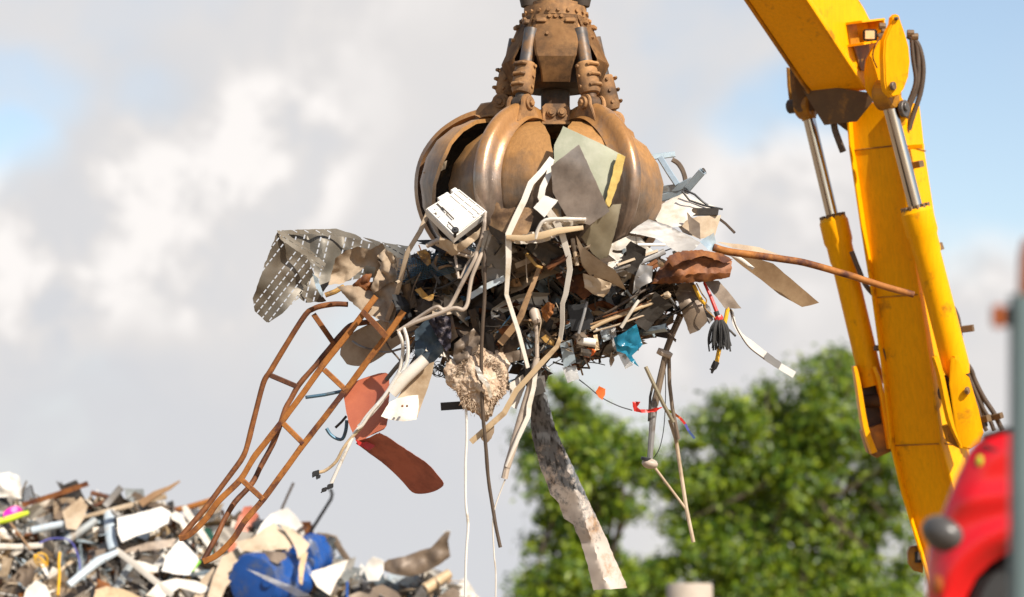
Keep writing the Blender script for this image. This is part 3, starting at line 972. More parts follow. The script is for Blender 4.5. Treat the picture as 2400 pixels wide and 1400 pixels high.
def build_excavator():
    base = P(2230, 1500, EZ)
    root = empty('excavator', (base.x, base.y, 0), 'excavator', 'yellow excavator arm with twin hydraulic rams rising behind the red car')
    # --- boom (upper arm): bottom right edge from (1560,-280) to (2032,216)
    e0 = P(2036, 222, EZ)
    dirn = (UV_ * math.cos(R(31)) - ZV * math.sin(R(31))).normalized()
    h = (UV_ * math.sin(R(31)) + ZV * math.cos(R(31))).normalized()
    Wd = 142 * EU
    secs = []
    for s, hh in ((-4.2, .80), (-1.6, .80), (-.55, .78), (-.30, .74), (-.12, .62), (.04, .40)):
        o = e0 + dirn * s
        lift = h * (0.0 if s < -.2 else (.02 if s < 0 else .10))
        secs.append([o + lift, o + WV * Wd + lift, o + WV * Wd + h * hh, o + h * hh])
    bm = bmesh.new()
    loft(bm, secs)
    bmesh.ops.recalc_face_normals(bm, faces=bm.faces)
    bmesh.ops.bevel(bm, geom=[e for e in bm.edges if e.calc_face_angle(0) > .6], offset=.018, segments=2, affect='EDGES')
    obj('boom', bm, 'yellow_paint', root)
    # flange lips along the boom's lower edges
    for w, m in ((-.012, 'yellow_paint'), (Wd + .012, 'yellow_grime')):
        bm = bmesh.new()
        sweep(bm, [e0 + dirn * s + WV * w + h * .012 for s in (-4.2, -.15)], .014, .035, 'bev', ref=h)
        obj('edge_flange', bm, m, root)
    # under-boom stiffener and cheek
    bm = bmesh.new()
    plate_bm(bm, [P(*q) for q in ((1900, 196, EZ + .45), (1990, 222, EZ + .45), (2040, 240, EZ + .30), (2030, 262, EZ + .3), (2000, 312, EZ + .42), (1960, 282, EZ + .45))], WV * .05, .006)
    obj('cheek_plate', bm, 'shaded_grease', root)
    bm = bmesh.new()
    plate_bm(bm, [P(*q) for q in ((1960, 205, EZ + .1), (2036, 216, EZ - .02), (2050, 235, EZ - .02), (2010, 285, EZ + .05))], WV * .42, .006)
    obj('cheek_plate', bm, 'shaded_grease', root)
    # access plate welded to the boom's side
    side_n = -WV
    def on_side(px, py, out=.0):
        # point on the boom's side plane through e0
        o, dr = CAM, (P(px, py, 0) - CAM).normalized()
        k = (e0 - o).dot(side_n) / dr.dot(side_n)
        return o + dr * k + side_n * out
    for q in (((1994, 102), (2032, 100), (2040, 168), (2014, 166)), ((1982, 55), (2002, 54), (2012, 105), (1990, 106))):
        bm = bmesh.new()
        plate_bm(bm, [on_side(x, y, .004) for x, y in q], side_n * .02, .004)
        obj('side_plate', bm, 'yellow_grime', root)
    # work lamp with its bracket
    bm = bmesh.new()
    for (x0, y0, x1, y1) in ((1982, 56, 2036, 50), (1986, 108, 2052, 96), (2034, 50, 2040, 100)):
        a, b = on_side(x0, y0, .10), on_side(x1, y1, .10)
        sweep(bm, [a, b], .10, .012, 'bev', ref=(b - a).cross(side_n))
    o = obj('lamp_bracket', bm, 'yellow_paint', root)
    bm = bmesh.new()
    c = on_side(2016, 86, .12)
    box_bm(bm, c, RT * .075, UP * .062, FWD * .05, .012)
    lamp = obj('work_lamp', bm, 'lamp_black', root)
    bm = bmesh.new()
    box_bm(bm, c - FWD * .052 - RT * .008, RT * .052, UP * .046, FWD * .008, .004)
    obj('lens', bm, 'lamp_lens', lamp)
    # --- stick (lower arm)
    prof = [(2112, 232, .66, .44), (2118, 340, .66, .50), (2140, 520, .67, .56), (2164, 690, .69, .60), (2192, 880, .70, .60), (2214, 1040, .70, .58), (2246, 1150, .66, .50), (2275, 1260, .60, .42), (2330, 1480, .52, .36), (2420, 1900, .52, .36)]
    secs = []
    lft = [(1999, 240), (2007, 340), (2033, 520), (2060, 690), (2086, 880), (2104, 1040), (2130, 1150), (2163, 1270), (2230, 1480), (2330, 1900)]
    for (x, y, w, dp), (xl, yl) in zip(prof, lft):
        o = P(x, y, EZ)
        ww = (x - xl) * EU / math.sin(AL)
        secs.append([o, o + WV * ww, o + WV * ww + UV_ * dp, o + UV_ * dp])
    bm = bmesh.new()
    loft(bm, secs)
    bmesh.ops.recalc_face_normals(bm, faces=bm.faces)
    bmesh.ops.bevel(bm, geom=[e for e in bm.edges if e.calc_face_angle(0) > .6], offset=.014, segments=2, affect='EDGES')
    obj('stick', bm, 'yellow_paint', root)
    for k, m in ((0, 'yellow_paint'), (1, 'yellow_paint')):
        bm = bmesh.new()
        pts = [s[k] - UV_ * .035 + (WV * -.012 if k else WV * .012) for s in secs[:9]]
        sweep(bm, pts, .014, .05, 'bev', ref=UV_)
        obj('edge_flange', bm, m, root)
    for i_ in (1, 3, 5):                         # weld beads across the stick's faces
        bm = bmesh.new()
        a_, b_ = secs[i_][0], secs[i_][1]
        sweep(bm, [a_ - UV_ * .006, b_ - UV_ * .006], .008, None, 'round', 6, ref=UV_)
        sweep(bm, [a_ - WV * .006, secs[i_][3] - WV * .006], .008, None, 'round', 6, ref=WV)
        obj('weld_seam', bm, 'yellow_grime', root)
    # --- far ram
    a, b = P(1889, 248, EZ + .75), P(2046, 905, EZ + .55)
    arm_cylinder(root, 'hydraulic_ram', a, b, .40, 15 * EU, 31 * EU)
    # --- near ram
    a, b = P(2078, 222, EZ - .32), P(2246, 880, EZ - .28)
    arm_cylinder(root, 'hydraulic_ram', a, b, .405, 17 * EU, 34 * EU)
    # yoke ears at the boom for both rams
    def ear(out, ext, mat, bev=.012):
        bm = bmesh.new()
        plate_bm(bm, out, ext, bev)
        return obj('yoke_ear', bm, mat, root, angle=30)
    near = [(2094, 40), (2101, 33), (2108, 36), (2113, 52), (2122, 78), (2131, 110), (2134, 145), (2130, 180), (2120, 208), (2108, 224), (2092, 228), (2078, 214), (2074, 190), (2072, 130), (2074, 95), (2084, 70), (2092, 55)]
    ear([P(x, y, EZ - .55) for x, y in near], WV * .06 + FWD * .03, 'yellow_paint')
    near2 = [(2046, 118), (2068, 84), (2082, 72), (2088, 100), (2078, 200), (2072, 232), (2054, 236), (2036, 212), (2032, 170), (2036, 140)]
    ear([P(x, y, EZ - .22) for x, y in near2], WV * .05, 'yellow_paint')
    bm = bmesh.new()
    for q, r in (((2093, 202, EZ - .58), 10), ((2101, 44, EZ - .57), 4)):
        disc_bm(bm, P(*q), WV, r * EU, .04, 16)
    obj('pin', bm, 'rod_steel', root)
    far = [(1850, 158), (1880, 172), (1922, 214), (1928, 240), (1918, 252), (1890, 262), (1868, 262), (1858, 250), (1852, 200)]
    for dd, mt in ((.62, 'shaded_grease'), (.98, 'yellow_grime')):
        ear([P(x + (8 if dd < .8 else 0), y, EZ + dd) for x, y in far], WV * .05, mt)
    bm = bmesh.new()
    disc_bm(bm, P(1889, 246, EZ + .75), WV, 17 * EU, .44, 20)
    obj('pin', bm, 'dark_steel', root)
    # elbow joint: pin boss and link
    bm = bmesh.new()
    o = [(2088, 225), (2110, 218), (2122, 240), (2128, 270), (2124, 292), (2112, 298), (2100, 285), (2092, 262)]
    plate_bm(bm, [P(x, y, EZ - .30) for x, y in o], WV * .10, .012)
    obj('elbow_link', bm, 'yellow_paint', root)
    bm = bmesh.new()
    for q, r, t in (((2119, 255, EZ - .34), 20, .05), ((2122, 250, EZ - .38), 10, .05)):
        disc_bm(bm, P(*q), -WV, r * EU, t, 20)
    obj('elbow_pin', bm, 'rod_steel', root)
    # clevises at the foot of each ram
    for paths, z, floor in (([[(2002, 858), (2010, 900), (2026, 1000), (2046, 1060)], [(2046, 860), (2060, 900), (2078, 1000), (2086, 1050)]], EZ + .45, [(2020, 1010), (2090, 985), (2096, 1055), (2056, 1074), (2036, 1062)]),
                            ([[(2190, 836), (2204, 880), (2226, 980), (2252, 1040)], [(2238, 834), (2246, 880), (2262, 980), (2280, 1040)]], EZ - .45, [(2216, 1000), (2272, 985), (2290, 1040), (2250, 1052), (2226, 1036)])):
        for pth in paths:
            bm = bmesh.new()
            q = spline([P(x, y, z) for x, y in pth], 4)
            sweep(bm, q, [5 * EU, 9 * EU, 10 * EU, 10 * EU, 8 * EU], [.10, .17, .2, .2, .16], 'bev')
            obj('clevis_plate', bm, 'yellow_paint', root)
        bm = bmesh.new()
        plate_bm(bm, [P(x, y, z + .02) for x, y in floor], FWD * .3, .01)
        obj('clevis_base', bm, 'yellow_grime', root)
        bm = bmesh.new()
        (ax_, ay_), (bx_, by_) = paths[0][1], paths[1][1]
        plate_bm(bm, [P(x, y, z + .12) for x, y in ((ax_ + 4, ay_), (bx_, by_), (paths[1][2][0] + 4, paths[1][2][1] + 10), (paths[0][2][0] + 6, paths[0][2][1] + 10))], FWD * .12)
        obj('ram_foot', bm, 'dark_steel', root)
        bm = bmesh.new()
        mx_, my_ = (paths[0][1][0] + paths[1][2][0]) / 2, (paths[0][1][1] + paths[1][2][1]) / 2 - 10
        disc_bm(bm, P(mx_, my_, z + .1), WV, 16 * EU, .3, 18)
        obj('pin', bm, 'dark_steel', root)
    bm = bmesh.new()
    plate_bm(bm, [P(x, y, EZ - .62) for x, y in ((2236, 836), (2252, 852), (2258, 872), (2274, 884), (2296, 960), (2308, 1015), (2300, 1040), (2276, 1054), (2256, 1050), (2246, 1000), (2232, 900))], WV * .05, .012)
    obj('clevis_plate', bm, 'yellow_paint', root)
    bm = bmesh.new()
    for q, r in (((2267, 916, EZ - .66), 9),):
        disc_bm(bm, P(*q), -WV, r * EU, .03, 8); disc_bm(bm, P(q[0], q[1], q[2] - .02), -WV, r * .55 * EU, .03, 8)
    obj('pin', bm, 'rod_steel', root)
    # pegs and clamps down the right edge
    for x0, y0, x1, y1, r, m in ((2128, 345, 2164, 343, 5, 'yellow_paint'), (2140, 388, 2160, 384, 8, 'clamp'), (2190, 582, 2204, 578, 9, 'clamp'), (2234, 775, 2281, 769, 8, 'clamp'), (2296, 984, 2318, 980, 8, 'clamp'), (2322, 980, 2348, 974, 7, 'clamp')):
        bm = bmesh.new()
        sweep(bm, [P(x0, y0, EZ + .1), P(x1, y1, EZ)], r * EU, None, 'bev')
        obj('peg' if m == 'yellow_paint' else 'hose_clamp', bm, m, root)
    # hoses
    hs = [([(2128, 84), (2146, 100), (2152, 150), (2148, 205), (2130, 250), (2122, 275)], 7), ([(2132, 80), (2154, 110), (2164, 160), (2158, 215), (2142, 265), (2130, 305)], 6),
          ([(2136, 92), (2140, 140), (2146, 190), (2132, 235), (2120, 262)], 5), ([(1952, 262), (1956, 300), (1966, 330), (1976, 356)], 8),
          ([(1996, 590), (2012, 630), (2030, 670), (2062, 704), (2080, 716)], 6), ([(2214, 700), (2234, 722), (2246, 752), (2252, 800), (2262, 840), (2276, 880), (2296, 930), (2310, 1000)], 6),
          ([(2258, 842), (2276, 868), (2284, 890), (2304, 930), (2330, 970), (2350, 1010)], 6), ([(2266, 872), (2280, 905), (2300, 950), (2320, 985), (2330, 1010)], 5), ([(2272, 890), (2278, 920), (2290, 950), (2300, 985), (2312, 1010)], 5),
          ([(2050, 816), (2064, 818), (2070, 836), (2074, 862), (2078, 885)], 7)]
    for pts, r in hs:
        bm = bmesh.new()
        sweep(bm, spline([P(x, y, EZ + (.0 if x > 2090 else .3) + .02 * i) for i, (x, y) in enumerate(pts)], 6), r * EU, None, 'round', 10)
        obj('hose', bm, 'hose_dusty', root)
    bm = bmesh.new()
    for q in ((2068, 62), (2074, 74), (2066, 84), (2134, 78), (2144, 86)):
        disc_bm(bm, P(q[0], q[1], EZ - .2), RT + UP * random.uniform(-.6, .6), 8 * EU, 16 * EU, 8)
    sweep(bm, spline([P(*q, EZ - .27) for q in ((2066, 84), (2050, 110), (2046, 135), (2056, 160))], 5), 1.6 * EU, None, 'round', 6)
    obj('hose_fitting', bm, 'clamp', root)
    bm = bmesh.new()
    plate_bm(bm, [P(x, y, EZ - .05) for x, y in ((2246, 826), (2258, 818), (2268, 868), (2262, 878))], FWD * .02)
    obj('data_plate', bm, 'grey', root)
    # lower work lamp on the stick's left side
    bm = bmesh.new()
    plate_bm(bm, [P(x, y, EZ + .4) for x, y in ((2128, 1296), (2134, 1282), (2164, 1278), (2164, 1344), (2142, 1338), (2130, 1322))], FWD * .12, .012)
    lamp = obj('work_lamp', bm, 'yellow_grime', root)
    bm = bmesh.new()
    box_bm(bm, P(2154, 1306, EZ + .39), RT * .045, UP * .06, FWD * .03, .006)
    box_bm(bm, P(2157, 1303, EZ + .36), RT * .03, UP * .042, FWD * .02, .004, 1)
    obj('lens', bm, ['lamp_black', 'lens_grey'], lamp)


build_excavator()

# ------------------------------------------------------------------ red car, post, column
def build_car():
    z = -12.0
    k = (D0 + z) / D0 / 240
    root = empty('red_car', P(2750, 1560, z), 'car', 'glossy red car with grey headlamp and black wheel arch beside the edge post')
    # side profile (pixels at the near side), nose to the left
    pr = [(2168, 1420), (2168, 1330), (2172, 1285), (2184, 1250), (2206, 1200), (2238, 1118), (2264, 1062), (2286, 1034), (2312, 1016), (2352, 1004), (2420, 992),
          (2560, 800), (2620, 760), (3000, 740), (3420, 770), (3600, 900), (3700, 1020), (3720, 1240), (3710, 1480), (3560, 1500), (3480, 1330), (3340, 1330), (3260, 1500), (2570, 1510)]
    for q in range(13):
        a = R(-18 + 216 * q / 12)
        pr.append((2412 + 162 * math.cos(a), 1450 - 162 * math.sin(a)))
    pr += [(2246, 1510), (2180, 1490)]
    TA = math.tan(R(11)); DV = Vector((math.sin(R(11)), math.cos(R(11)), 0))

    def front(dy, x, y): return P(x, y, z - (x - 2168) * k * TA) + DV * dy
    rows = ((0, .966, 0), (.03, .985, 0), (.08, .996, 0), (.16, 1.0, 0), (1.44, 1.0, 0), (1.55, .99, 0), (1.6, .966, 0))
    cx, cy = 2900, 1300
    bm = bmesh.new()
    rings = []
    for dy, sc, _ in rows:
        f = 1 - (1 - sc) * .35
        rings.append([bm.verts.new(front(dy, cx + (x - cx) * f, cy + (y - cy) * f)) for x, y in pr])
    m = len(pr)
    for a, b in zip(rings, rings[1:]):
        for j in range(m): bm.faces.new((a[j], a[(j + 1) % m], b[(j + 1) % m], b[j]))
    f2 = bm.faces.new(rings[-1][::-1])
    bmesh.ops.triangulate(bm, faces=[f2])
    fs_ = 1 - (1 - rows[0][1]) * .35
    out = [(cx + (x - cx) * fs_, cy + (y - cy) * fs_) for x, y in pr]
    segs = list(zip(out, out[1:] + out[:1]))

    def edge_dist(x, y):
        b = 1e9
        for (x0, y0), (x1, y1) in segs:
            L2 = (x1 - x0) ** 2 + (y1 - y0) ** 2
            t = max(0, min(1, ((x - x0) * (x1 - x0) + (y - y0) * (y1 - y0)) / max(L2, 1e-6)))
            b = min(b, math.hypot(x - x0 - t * (x1 - x0), y - y0 - t * (y1 - y0)))
        return b
    inn = []
    yy = 760
    while yy < 1510:
        xx = 2160
        while xx < 3720:
            if in_poly(xx, yy, out) and edge_dist(xx, yy) > 9: inn.append((xx, yy))
            xx += 18 if xx < 2600 else 60
        yy += 18
    V2 = [Vector(p) for p in out + inn]
    nb = len(out)
    vo, eo, fo, *_ = delaunay_2d_cdt(V2, [(i, (i + 1) % nb) for i in range(nb)], [], 1, 1e-4)
    vs_ = []
    for v in vo:
        e = edge_dist(v.x, v.y)
        b = min(1, e / 60)
        b = math.sin(b * math.pi / 2) * .06
        arch = math.hypot(v.x - 2412, v.y - 1450)
        b += .05 * math.exp(-((arch - 205) / 34) ** 2) * min(1, e / 25)          # flared arch lip
        b += .035 * math.exp(-((v.y - 1185 - (v.x - 2200) * -.12) / 26) ** 2) * min(1, e / 40)   # shoulder crease
        vs_.append(bm.verts.new(front(-b, v.x, v.y)))
    for f in fo: bm.faces.new([vs_[i] for i in f])
    bmesh.ops.remove_doubles(bm, verts=bm.verts, dist=.0008)
    obj('body', bm, 'red_gloss', root, angle=50)

    # headlamp wrapped round the corner
    bm = bmesh.new()
    bmesh.ops.create_uvsphere(bm, u_segments=24, v_segments=14, radius=1, matrix=Matrix.Translation(front(.01, 2216, 1254)) @ Matrix.Rotation(R(28), 4, 'Y') @ Matrix.Diagonal((60 * k, 52 * k, 42 * k, 1)))
    obj('headlamp', bm, 'lamp_dusk', root)
    bm = bmesh.new()
    bmesh.ops.create_uvsphere(bm, u_segments=16, v_segments=10, radius=1, matrix=Matrix.Translation(front(-.02, 2206, 1372)) @ Matrix.Diagonal((24 * k, 30 * k, 30 * k, 1)))
    obj('indicator', bm, 'amber', root)
    bm = bmesh.new()
    bmesh.ops.create_uvsphere(bm, u_segments=14, v_segments=8, radius=1, matrix=Matrix.Translation(front(-.03, 2297, 1082)) @ Matrix.Diagonal((9 * k, 12 * k, 14 * k, 1)))
    obj('side_marker', bm, 'lime', root)
    bm = bmesh.new()
    sweep(bm, [front(-.012, *q) for q in ((2300, 1024), (2350, 1008), (2430, 998))], 5 * k, None, 'bev')
    sweep(bm, [front(-.045, *q) for q in ((2302, 1040), (2330, 1056), (2420, 1072))], 3 * k, None, 'bev')
    obj('bonnet_seal', bm, 'lamp_black', root)
    bm = bmesh.new()
    sweep(bm, [front(-.075, *q) for q in ((2230, 1300), (2290, 1285), (2420, 1250))], 3 * k, 4 * k, 'bev')
    obj('trim_strip', bm, 'red_plastic', root)
    for sx in (2412, 3410):
        for dy in (.14, 1.38):
            w = empty('wheel', front(dy, sx, 1446), None, None); w.parent = root; w.location = Vector(w.location) - Vector(root.location)
            bm = bmesh.new()
            disc_bm(bm, front(dy + .08, sx, 1452), (0, 1, 0), 122 * k, .2, 32, bev=.25)
            obj('tyre', bm, 'black_rubber', w)
            bm = bmesh.new()
            disc_bm(bm, front(dy - .02 if dy < 1 else dy + .18, sx, 1452), (0, 1, 0), 60 * k, .03, 24)
            obj('rim', bm, 'grey', w)
    bm = bmesh.new()   # dark liner of the wheel arch
    disc_bm(bm, front(.42, 2412, 1448), (0, 1, 0), 168 * k, .7, 28)
    obj('arch_liner', bm, 'lamp_black', root)
    bm = bmesh.new()
    plate_bm(bm, [front(-.065, *q) for q in ((2470, 1000), (2580, 830), (2640, 800), (2900, 790), (2900, 1000))], (0, .05, 0))
    obj('window', bm, 'lamp_black', root)


build_car()


def build_post():
    z = -16.5
    k = (D0 + z) / D0 / 240
    b = P(2412, 1400, z)
    root = empty('marker_post', (b.x, b.y, P(2400, 1560, -12).z), 'post', 'grey green steel post with an amber lamp, blurred at the picture edge')
    bm = bmesh.new()
    sweep(bm, [P(2412, 690, z), P(2412, 1700, z)], 42 * k, None, 'bev')
    obj('post', bm, 'post_grey', root)
    bm = bmesh.new()
    sweep(bm, [P(2420, 560, z), P(2418, 600, z), P(2418, 695, z)], [22 * k, 30 * k, 34 * k], None, 'round', 20)
    obj('beacon', bm, 'amber', root)
    bm = bmesh.new()
    box_bm(bm, P(2366, 742, z), RT * 20 * k, UP * 24 * k, FWD * 24 * k, 4 * k)
    obj('lamp_body', bm, 'lamp_black', root)
    bm = bmesh.new()
    box_bm(bm, P(2338, 742, z), RT * 12 * k, UP * 27 * k, FWD * 26 * k, 5 * k)
    obj('lamp_lens', bm, 'amber', root)


build_post()


def build_column():
    z = 25.0
    k = (D0 + z) / D0 / 240
    t = P(1616, 1368, z)
    bm = bmesh.new()
    pts = [Vector((t.x, t.y, h)) for h in (0, t.z - .03, t.z)]
    sweep(bm, pts, [54 * k, 54 * k, 51 * k], None, 'round', 32, ref=(0, 1, 0), hollow=0)
    obj('concrete_column', bm, 'concrete', None, 'column', 'short beige concrete column standing in front of the trees')


build_column()


# ------------------------------------------------------------------ trees
def build_tree(label, z, blobs, nleaf, trunk, seed, sz=(.07, .135), kinds=('leaf_light', 'leaf_mid')):
    rnd = random.Random(seed)
    k = (D0 + z) / D0 / 240
    base = P(trunk[0], 1400, z)
    root = empty('tree', (base.x, base.y, 0), 'tree', label, 'trees behind the scrapyard')
    bm = bmesh.new()
    top = P(trunk[0] + trunk[2], trunk[1], z)
    pts = spline([Vector((base.x, base.y, -.1)), Vector((base.x + .1, base.y, base.z * .6)), (Vector((base.x, base.y, base.z)) + top) / 2 + Vector((.2, .1, 0)), top], 5)
    sweep(bm, pts, [.24, .05], None, 'round', 10, ref=(0, 1, 0))
    for (x, y, r) in blobs:
        c = P(x, y, z) + Vector((0, rnd.uniform(-.8, .8), 0))
        q = pts[rnd.randrange(len(pts) // 3, len(pts) - 2)]
        mid = (q + c) / 2 + Vector((rnd.uniform(-.3, .3), rnd.uniform(-.3, .3), -.15))
        sweep(bm, spline([q, mid, c], 4), [.10, .025], None, 'round', 6, ref=(.3, 1, .2))
    obj('trunk', bm, 'bark', root)
    verts, faces, mids = [], [], []
    tot = sum(b[2] ** 2 for b in blobs)
    for (x, y, r) in blobs:
        cd = rnd.uniform(-.9, .9)
        nb = int(nleaf * r * r / tot)
        ncl = max(5, int(r * r / 260))
        cl = []
        for _ in range(ncl):                       # leaf clusters on the ends of twigs
            while True:
                v = Vector((rnd.gauss(0, 1), rnd.gauss(0, 1), rnd.gauss(0, 1)))
                if v.length > .1: break
            v.normalize()
            rr = r * k * rnd.uniform(.35, 1.12)
            cl.append((P(x, y, z) + Vector((v.x * rr, v.y * rr * .9 + cd, v.z * rr)), rnd.uniform(.14, .36) * (1 if r > 40 else .7)))
        for _ in range(nb):
            c, cr = rnd.choice(cl)
            p = c + Vector((rnd.gauss(0, cr), rnd.gauss(0, cr), rnd.gauss(0, cr * .75)))
            s = rnd.uniform(*sz) * rnd.choice((.55, .8, 1, 1.15))
            nrm = ((p - c).normalized() * .9 + Vector((rnd.gauss(0, .45), rnd.gauss(-.1, .45), rnd.gauss(.45, .4)))).normalized()
            a = nrm.cross(Vector((rnd.uniform(-1, 1), rnd.uniform(-1, 1), rnd.uniform(-1, 1)))).normalized()
            b = nrm.cross(a)
            i = len(verts)
            verts += [p - a * s, p - b * s * .42 + nrm * s * .1, p + a * s, p + b * s * .42 + nrm * s * .1]
            faces.append((i, i + 1, i + 2, i + 3))
            mids.append(0 if rnd.random() < .45 else 1)
    me = bpy.data.meshes.new('crown')
    org = Vector(root.location)
    me.from_pydata([v - org for v in verts], [], faces)
    for m in kinds: me.materials.append(MATS[m])
    me.polygons.foreach_set('material_index', mids)
    o = bpy.data.objects.new('crown', me)
    C.objects.link(o)
    o.parent = root


build_tree('leafy green tree standing behind the long hanging sheet', 42,
           [(1325, 930, 34), (1295, 985, 44), (1370, 960, 36), (1415, 1010, 38), (1462, 1050, 34), (1262, 1045, 40), (1350, 1060, 62), (1420, 1095, 50), (1490, 1040, 26), (1508, 1080, 24), (1480, 1110, 26), (1236, 1088, 26), (1300, 900, 14),
            (1306, 1150, 48), (1385, 1180, 62), (1440, 1185, 40), (1478, 1200, 22), (1275, 1228, 36), (1370, 1270, 52), (1420, 1290, 36), (1255, 1268, 24), (1340, 1350, 60), (1250, 1372, 30), (1420, 1365, 56), (1475, 1350, 30), (1300, 1400, 50), (1270, 1470, 70), (1400, 1480, 110), (1230, 1400, 20)],
           26000, (1380, 1000, -10), 3)
build_tree('broad bright green tree filling the gap left of the yellow arm', 46,
           [(1690, 950, 34), (1725, 990, 46), (1668, 1010, 42), (1615, 1050, 40), (1572, 1095, 30), (1538, 1108, 28), (1520, 1140, 20), (1765, 965, 40), (1792, 918, 26), (1840, 930, 44), (1900, 892, 44), (1962, 850, 36), (1975, 815, 12), (1985, 905, 52), (1925, 960, 70),
            (1850, 1010, 74), (1770, 1050, 78), (1690, 1085, 74), (1610, 1128, 54), (1560, 1150, 26), (1960, 1050, 84), (2050, 1000, 60), (2060, 1100, 72), (1880, 1120, 84), (1790, 1160, 88), (1700, 1200, 82), (1620, 1215, 54), (1562, 1225, 24),
            (1980, 1180, 80), (2080, 1190, 70), (1890, 1240, 84), (2030, 1290, 80), (1790, 1290, 84), (1690, 1300, 78), (1615, 1315, 54), (1562, 1330, 38), (1535, 1345, 30), (1505, 1360, 30), (1940, 1350, 84), (2105, 1345, 56), (2080, 1400, 80), (1820, 1390, 84), (1700, 1410, 80), (1590, 1400, 50), (1980, 1450, 110), (1780, 1490, 120), (2128, 1110, 24), (2118, 1260, 28)],
           52000, (1850, 960, 30), 5)
build_tree('smaller darker tree low between the two larger ones', 58,
           [(1515, 1350, 34), (1480, 1330, 26), (1490, 1395, 50), (1550, 1385, 46), (1575, 1430, 55), (1222, 1400, 26), (1450, 1440, 70), (1540, 1480, 80)], 7000, (1520, 1350, 5), 9, kinds=('leaf_mid', 'leaf_mid'))

# ------------------------------------------------------------------ scrap held by the grab
def rubble(name, n, region, depth, mats, size, seed, core=None, kind='stuff', tubes=.35, spread=.25):
    """a mass of small bent scrap: sheets, strips and rods; region() gives a pixel, depth(px, py) its distance"""
    rnd = random.Random(seed)
    verts, faces, mi = [], [], []
    if core: core(verts, faces, mi)
    names = [m for m, w in mats]
    wts = [w for m, w in mats]
    for _ in range(n):
        x, y = region(rnd)
        d = depth(x, y) + rnd.gauss(0, spread)
        k = (D0 + d) / D0 / 240
        c = P(x, y, d)
        m = rnd.choices(range(len(names)), wts)[0]
        a = Vector((rnd.gauss(0, 1), rnd.gauss(0, .7), rnd.gauss(0, .8))).normalized()
        b = a.cross(Vector((rnd.gauss(0, 1), rnd.gauss(0, 1), rnd.gauss(0, 1)))).normalized()
        nn = a.cross(b)
        L = rnd.uniform(*size) * k * rnd.choice((.5, .8, 1, 1, 1.5))
        base = len(verts)
        if rnd.random() < tubes:
            r = rnd.choice((.8, 1.2, 1.6, 2.4, 3.6)) * k
            bend = rnd.uniform(-.35, .35) * L
            segs = 4
            for i in range(segs + 1):
                t = i / segs * 2 - 1
                p = c + a * (t * L) + b * (bend * (1 - t * t))
                for j in range(5):
                    q = j / 5 * 2 * math.pi
                    verts.append(p + b * (math.cos(q) * r) + nn * (math.sin(q) * r))
            for i in range(segs):
                for j in range(5):
                    faces.append((base + i * 5 + j, base + i * 5 + (j + 1) % 5, base + i * 5 + 5 + (j + 1) % 5, base + i * 5 + 5 + j)); mi.append(m)
        else:
            w = L * rnd.choice((.07, .14, .25, .4, .6))
            nu = 4
            curl = rnd.uniform(-1.4, 1.4); kink = rnd.uniform(-.5, .5); th = 1.3 * k
            for lay in (0, 1):
                for i in range(nu + 1):
                    t = i / nu * 2 - 1
                    for j in (-1, 0, 1):
                        p = c + a * (t * L) + b * (j * w * (1 + rnd.uniform(-.3, .3))) + nn * (curl * L * .25 * t * t + kink * w * abs(j) + rnd.uniform(-.06, .06) * L + lay * th)
                        verts.append(p)
            o = 3 * (nu + 1)
            for i in range(nu):
                for j in range(2):
                    q = base + i * 3 + j
                    faces.append((q, q + 1, q + 4, q + 3)); mi.append(m)
                    faces.append((q + o, q + o + 3, q + o + 4, q + o + 1)); mi.append(m)
    org = sum(verts, Vector()) / len(verts)
    me = bpy.data.meshes.new(name)
    me.from_pydata([v - org for v in verts], [], faces)
    for m in names: me.materials.append(MATS[m])
    me.polygons.foreach_set('material_index', mi)
    o = bpy.data.objects.new(name, me)
    C.objects.link(o)
    o.location = org
    o['kind'] = kind
    return o


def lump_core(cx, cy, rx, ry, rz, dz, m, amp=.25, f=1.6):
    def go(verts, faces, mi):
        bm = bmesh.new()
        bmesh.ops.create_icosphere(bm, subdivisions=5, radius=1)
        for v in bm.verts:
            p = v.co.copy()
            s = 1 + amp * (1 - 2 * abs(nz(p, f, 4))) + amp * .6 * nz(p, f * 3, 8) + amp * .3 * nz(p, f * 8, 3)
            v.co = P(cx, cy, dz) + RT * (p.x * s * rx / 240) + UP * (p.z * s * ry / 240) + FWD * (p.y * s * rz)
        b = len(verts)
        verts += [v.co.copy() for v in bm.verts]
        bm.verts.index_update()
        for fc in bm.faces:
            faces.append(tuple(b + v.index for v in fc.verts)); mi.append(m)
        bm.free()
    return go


def held_region(rnd):
    while True:
        x, y = rnd.gauss(1270, 190), rnd.gauss(700, 85)
        # outline of the tangled load
        top = 560 + 30 * abs(x - 1280) / 300
        bot = 880 - 130 * ((x - 1240) / 360) ** 2
        if 940 < x < 1600 and top < y < bot: return x, y


def held_depth(x, y):
    """overhanging rim at the top, a deep shaded hollow in the middle, a bulging belly"""
    q = ((x - 1280) / 400) ** 2 + ((y - 690) / 240) ** 2
    b = -.95 * math.sqrt(max(.02, 1 - min(1, q))) + .12
    h = math.exp(-((y - 690) / 62) ** 2) * math.exp(-((x - 1260) / 190) ** 2)
    return b + .62 * h - .25 * math.exp(-((y - 590) / 30) ** 2)


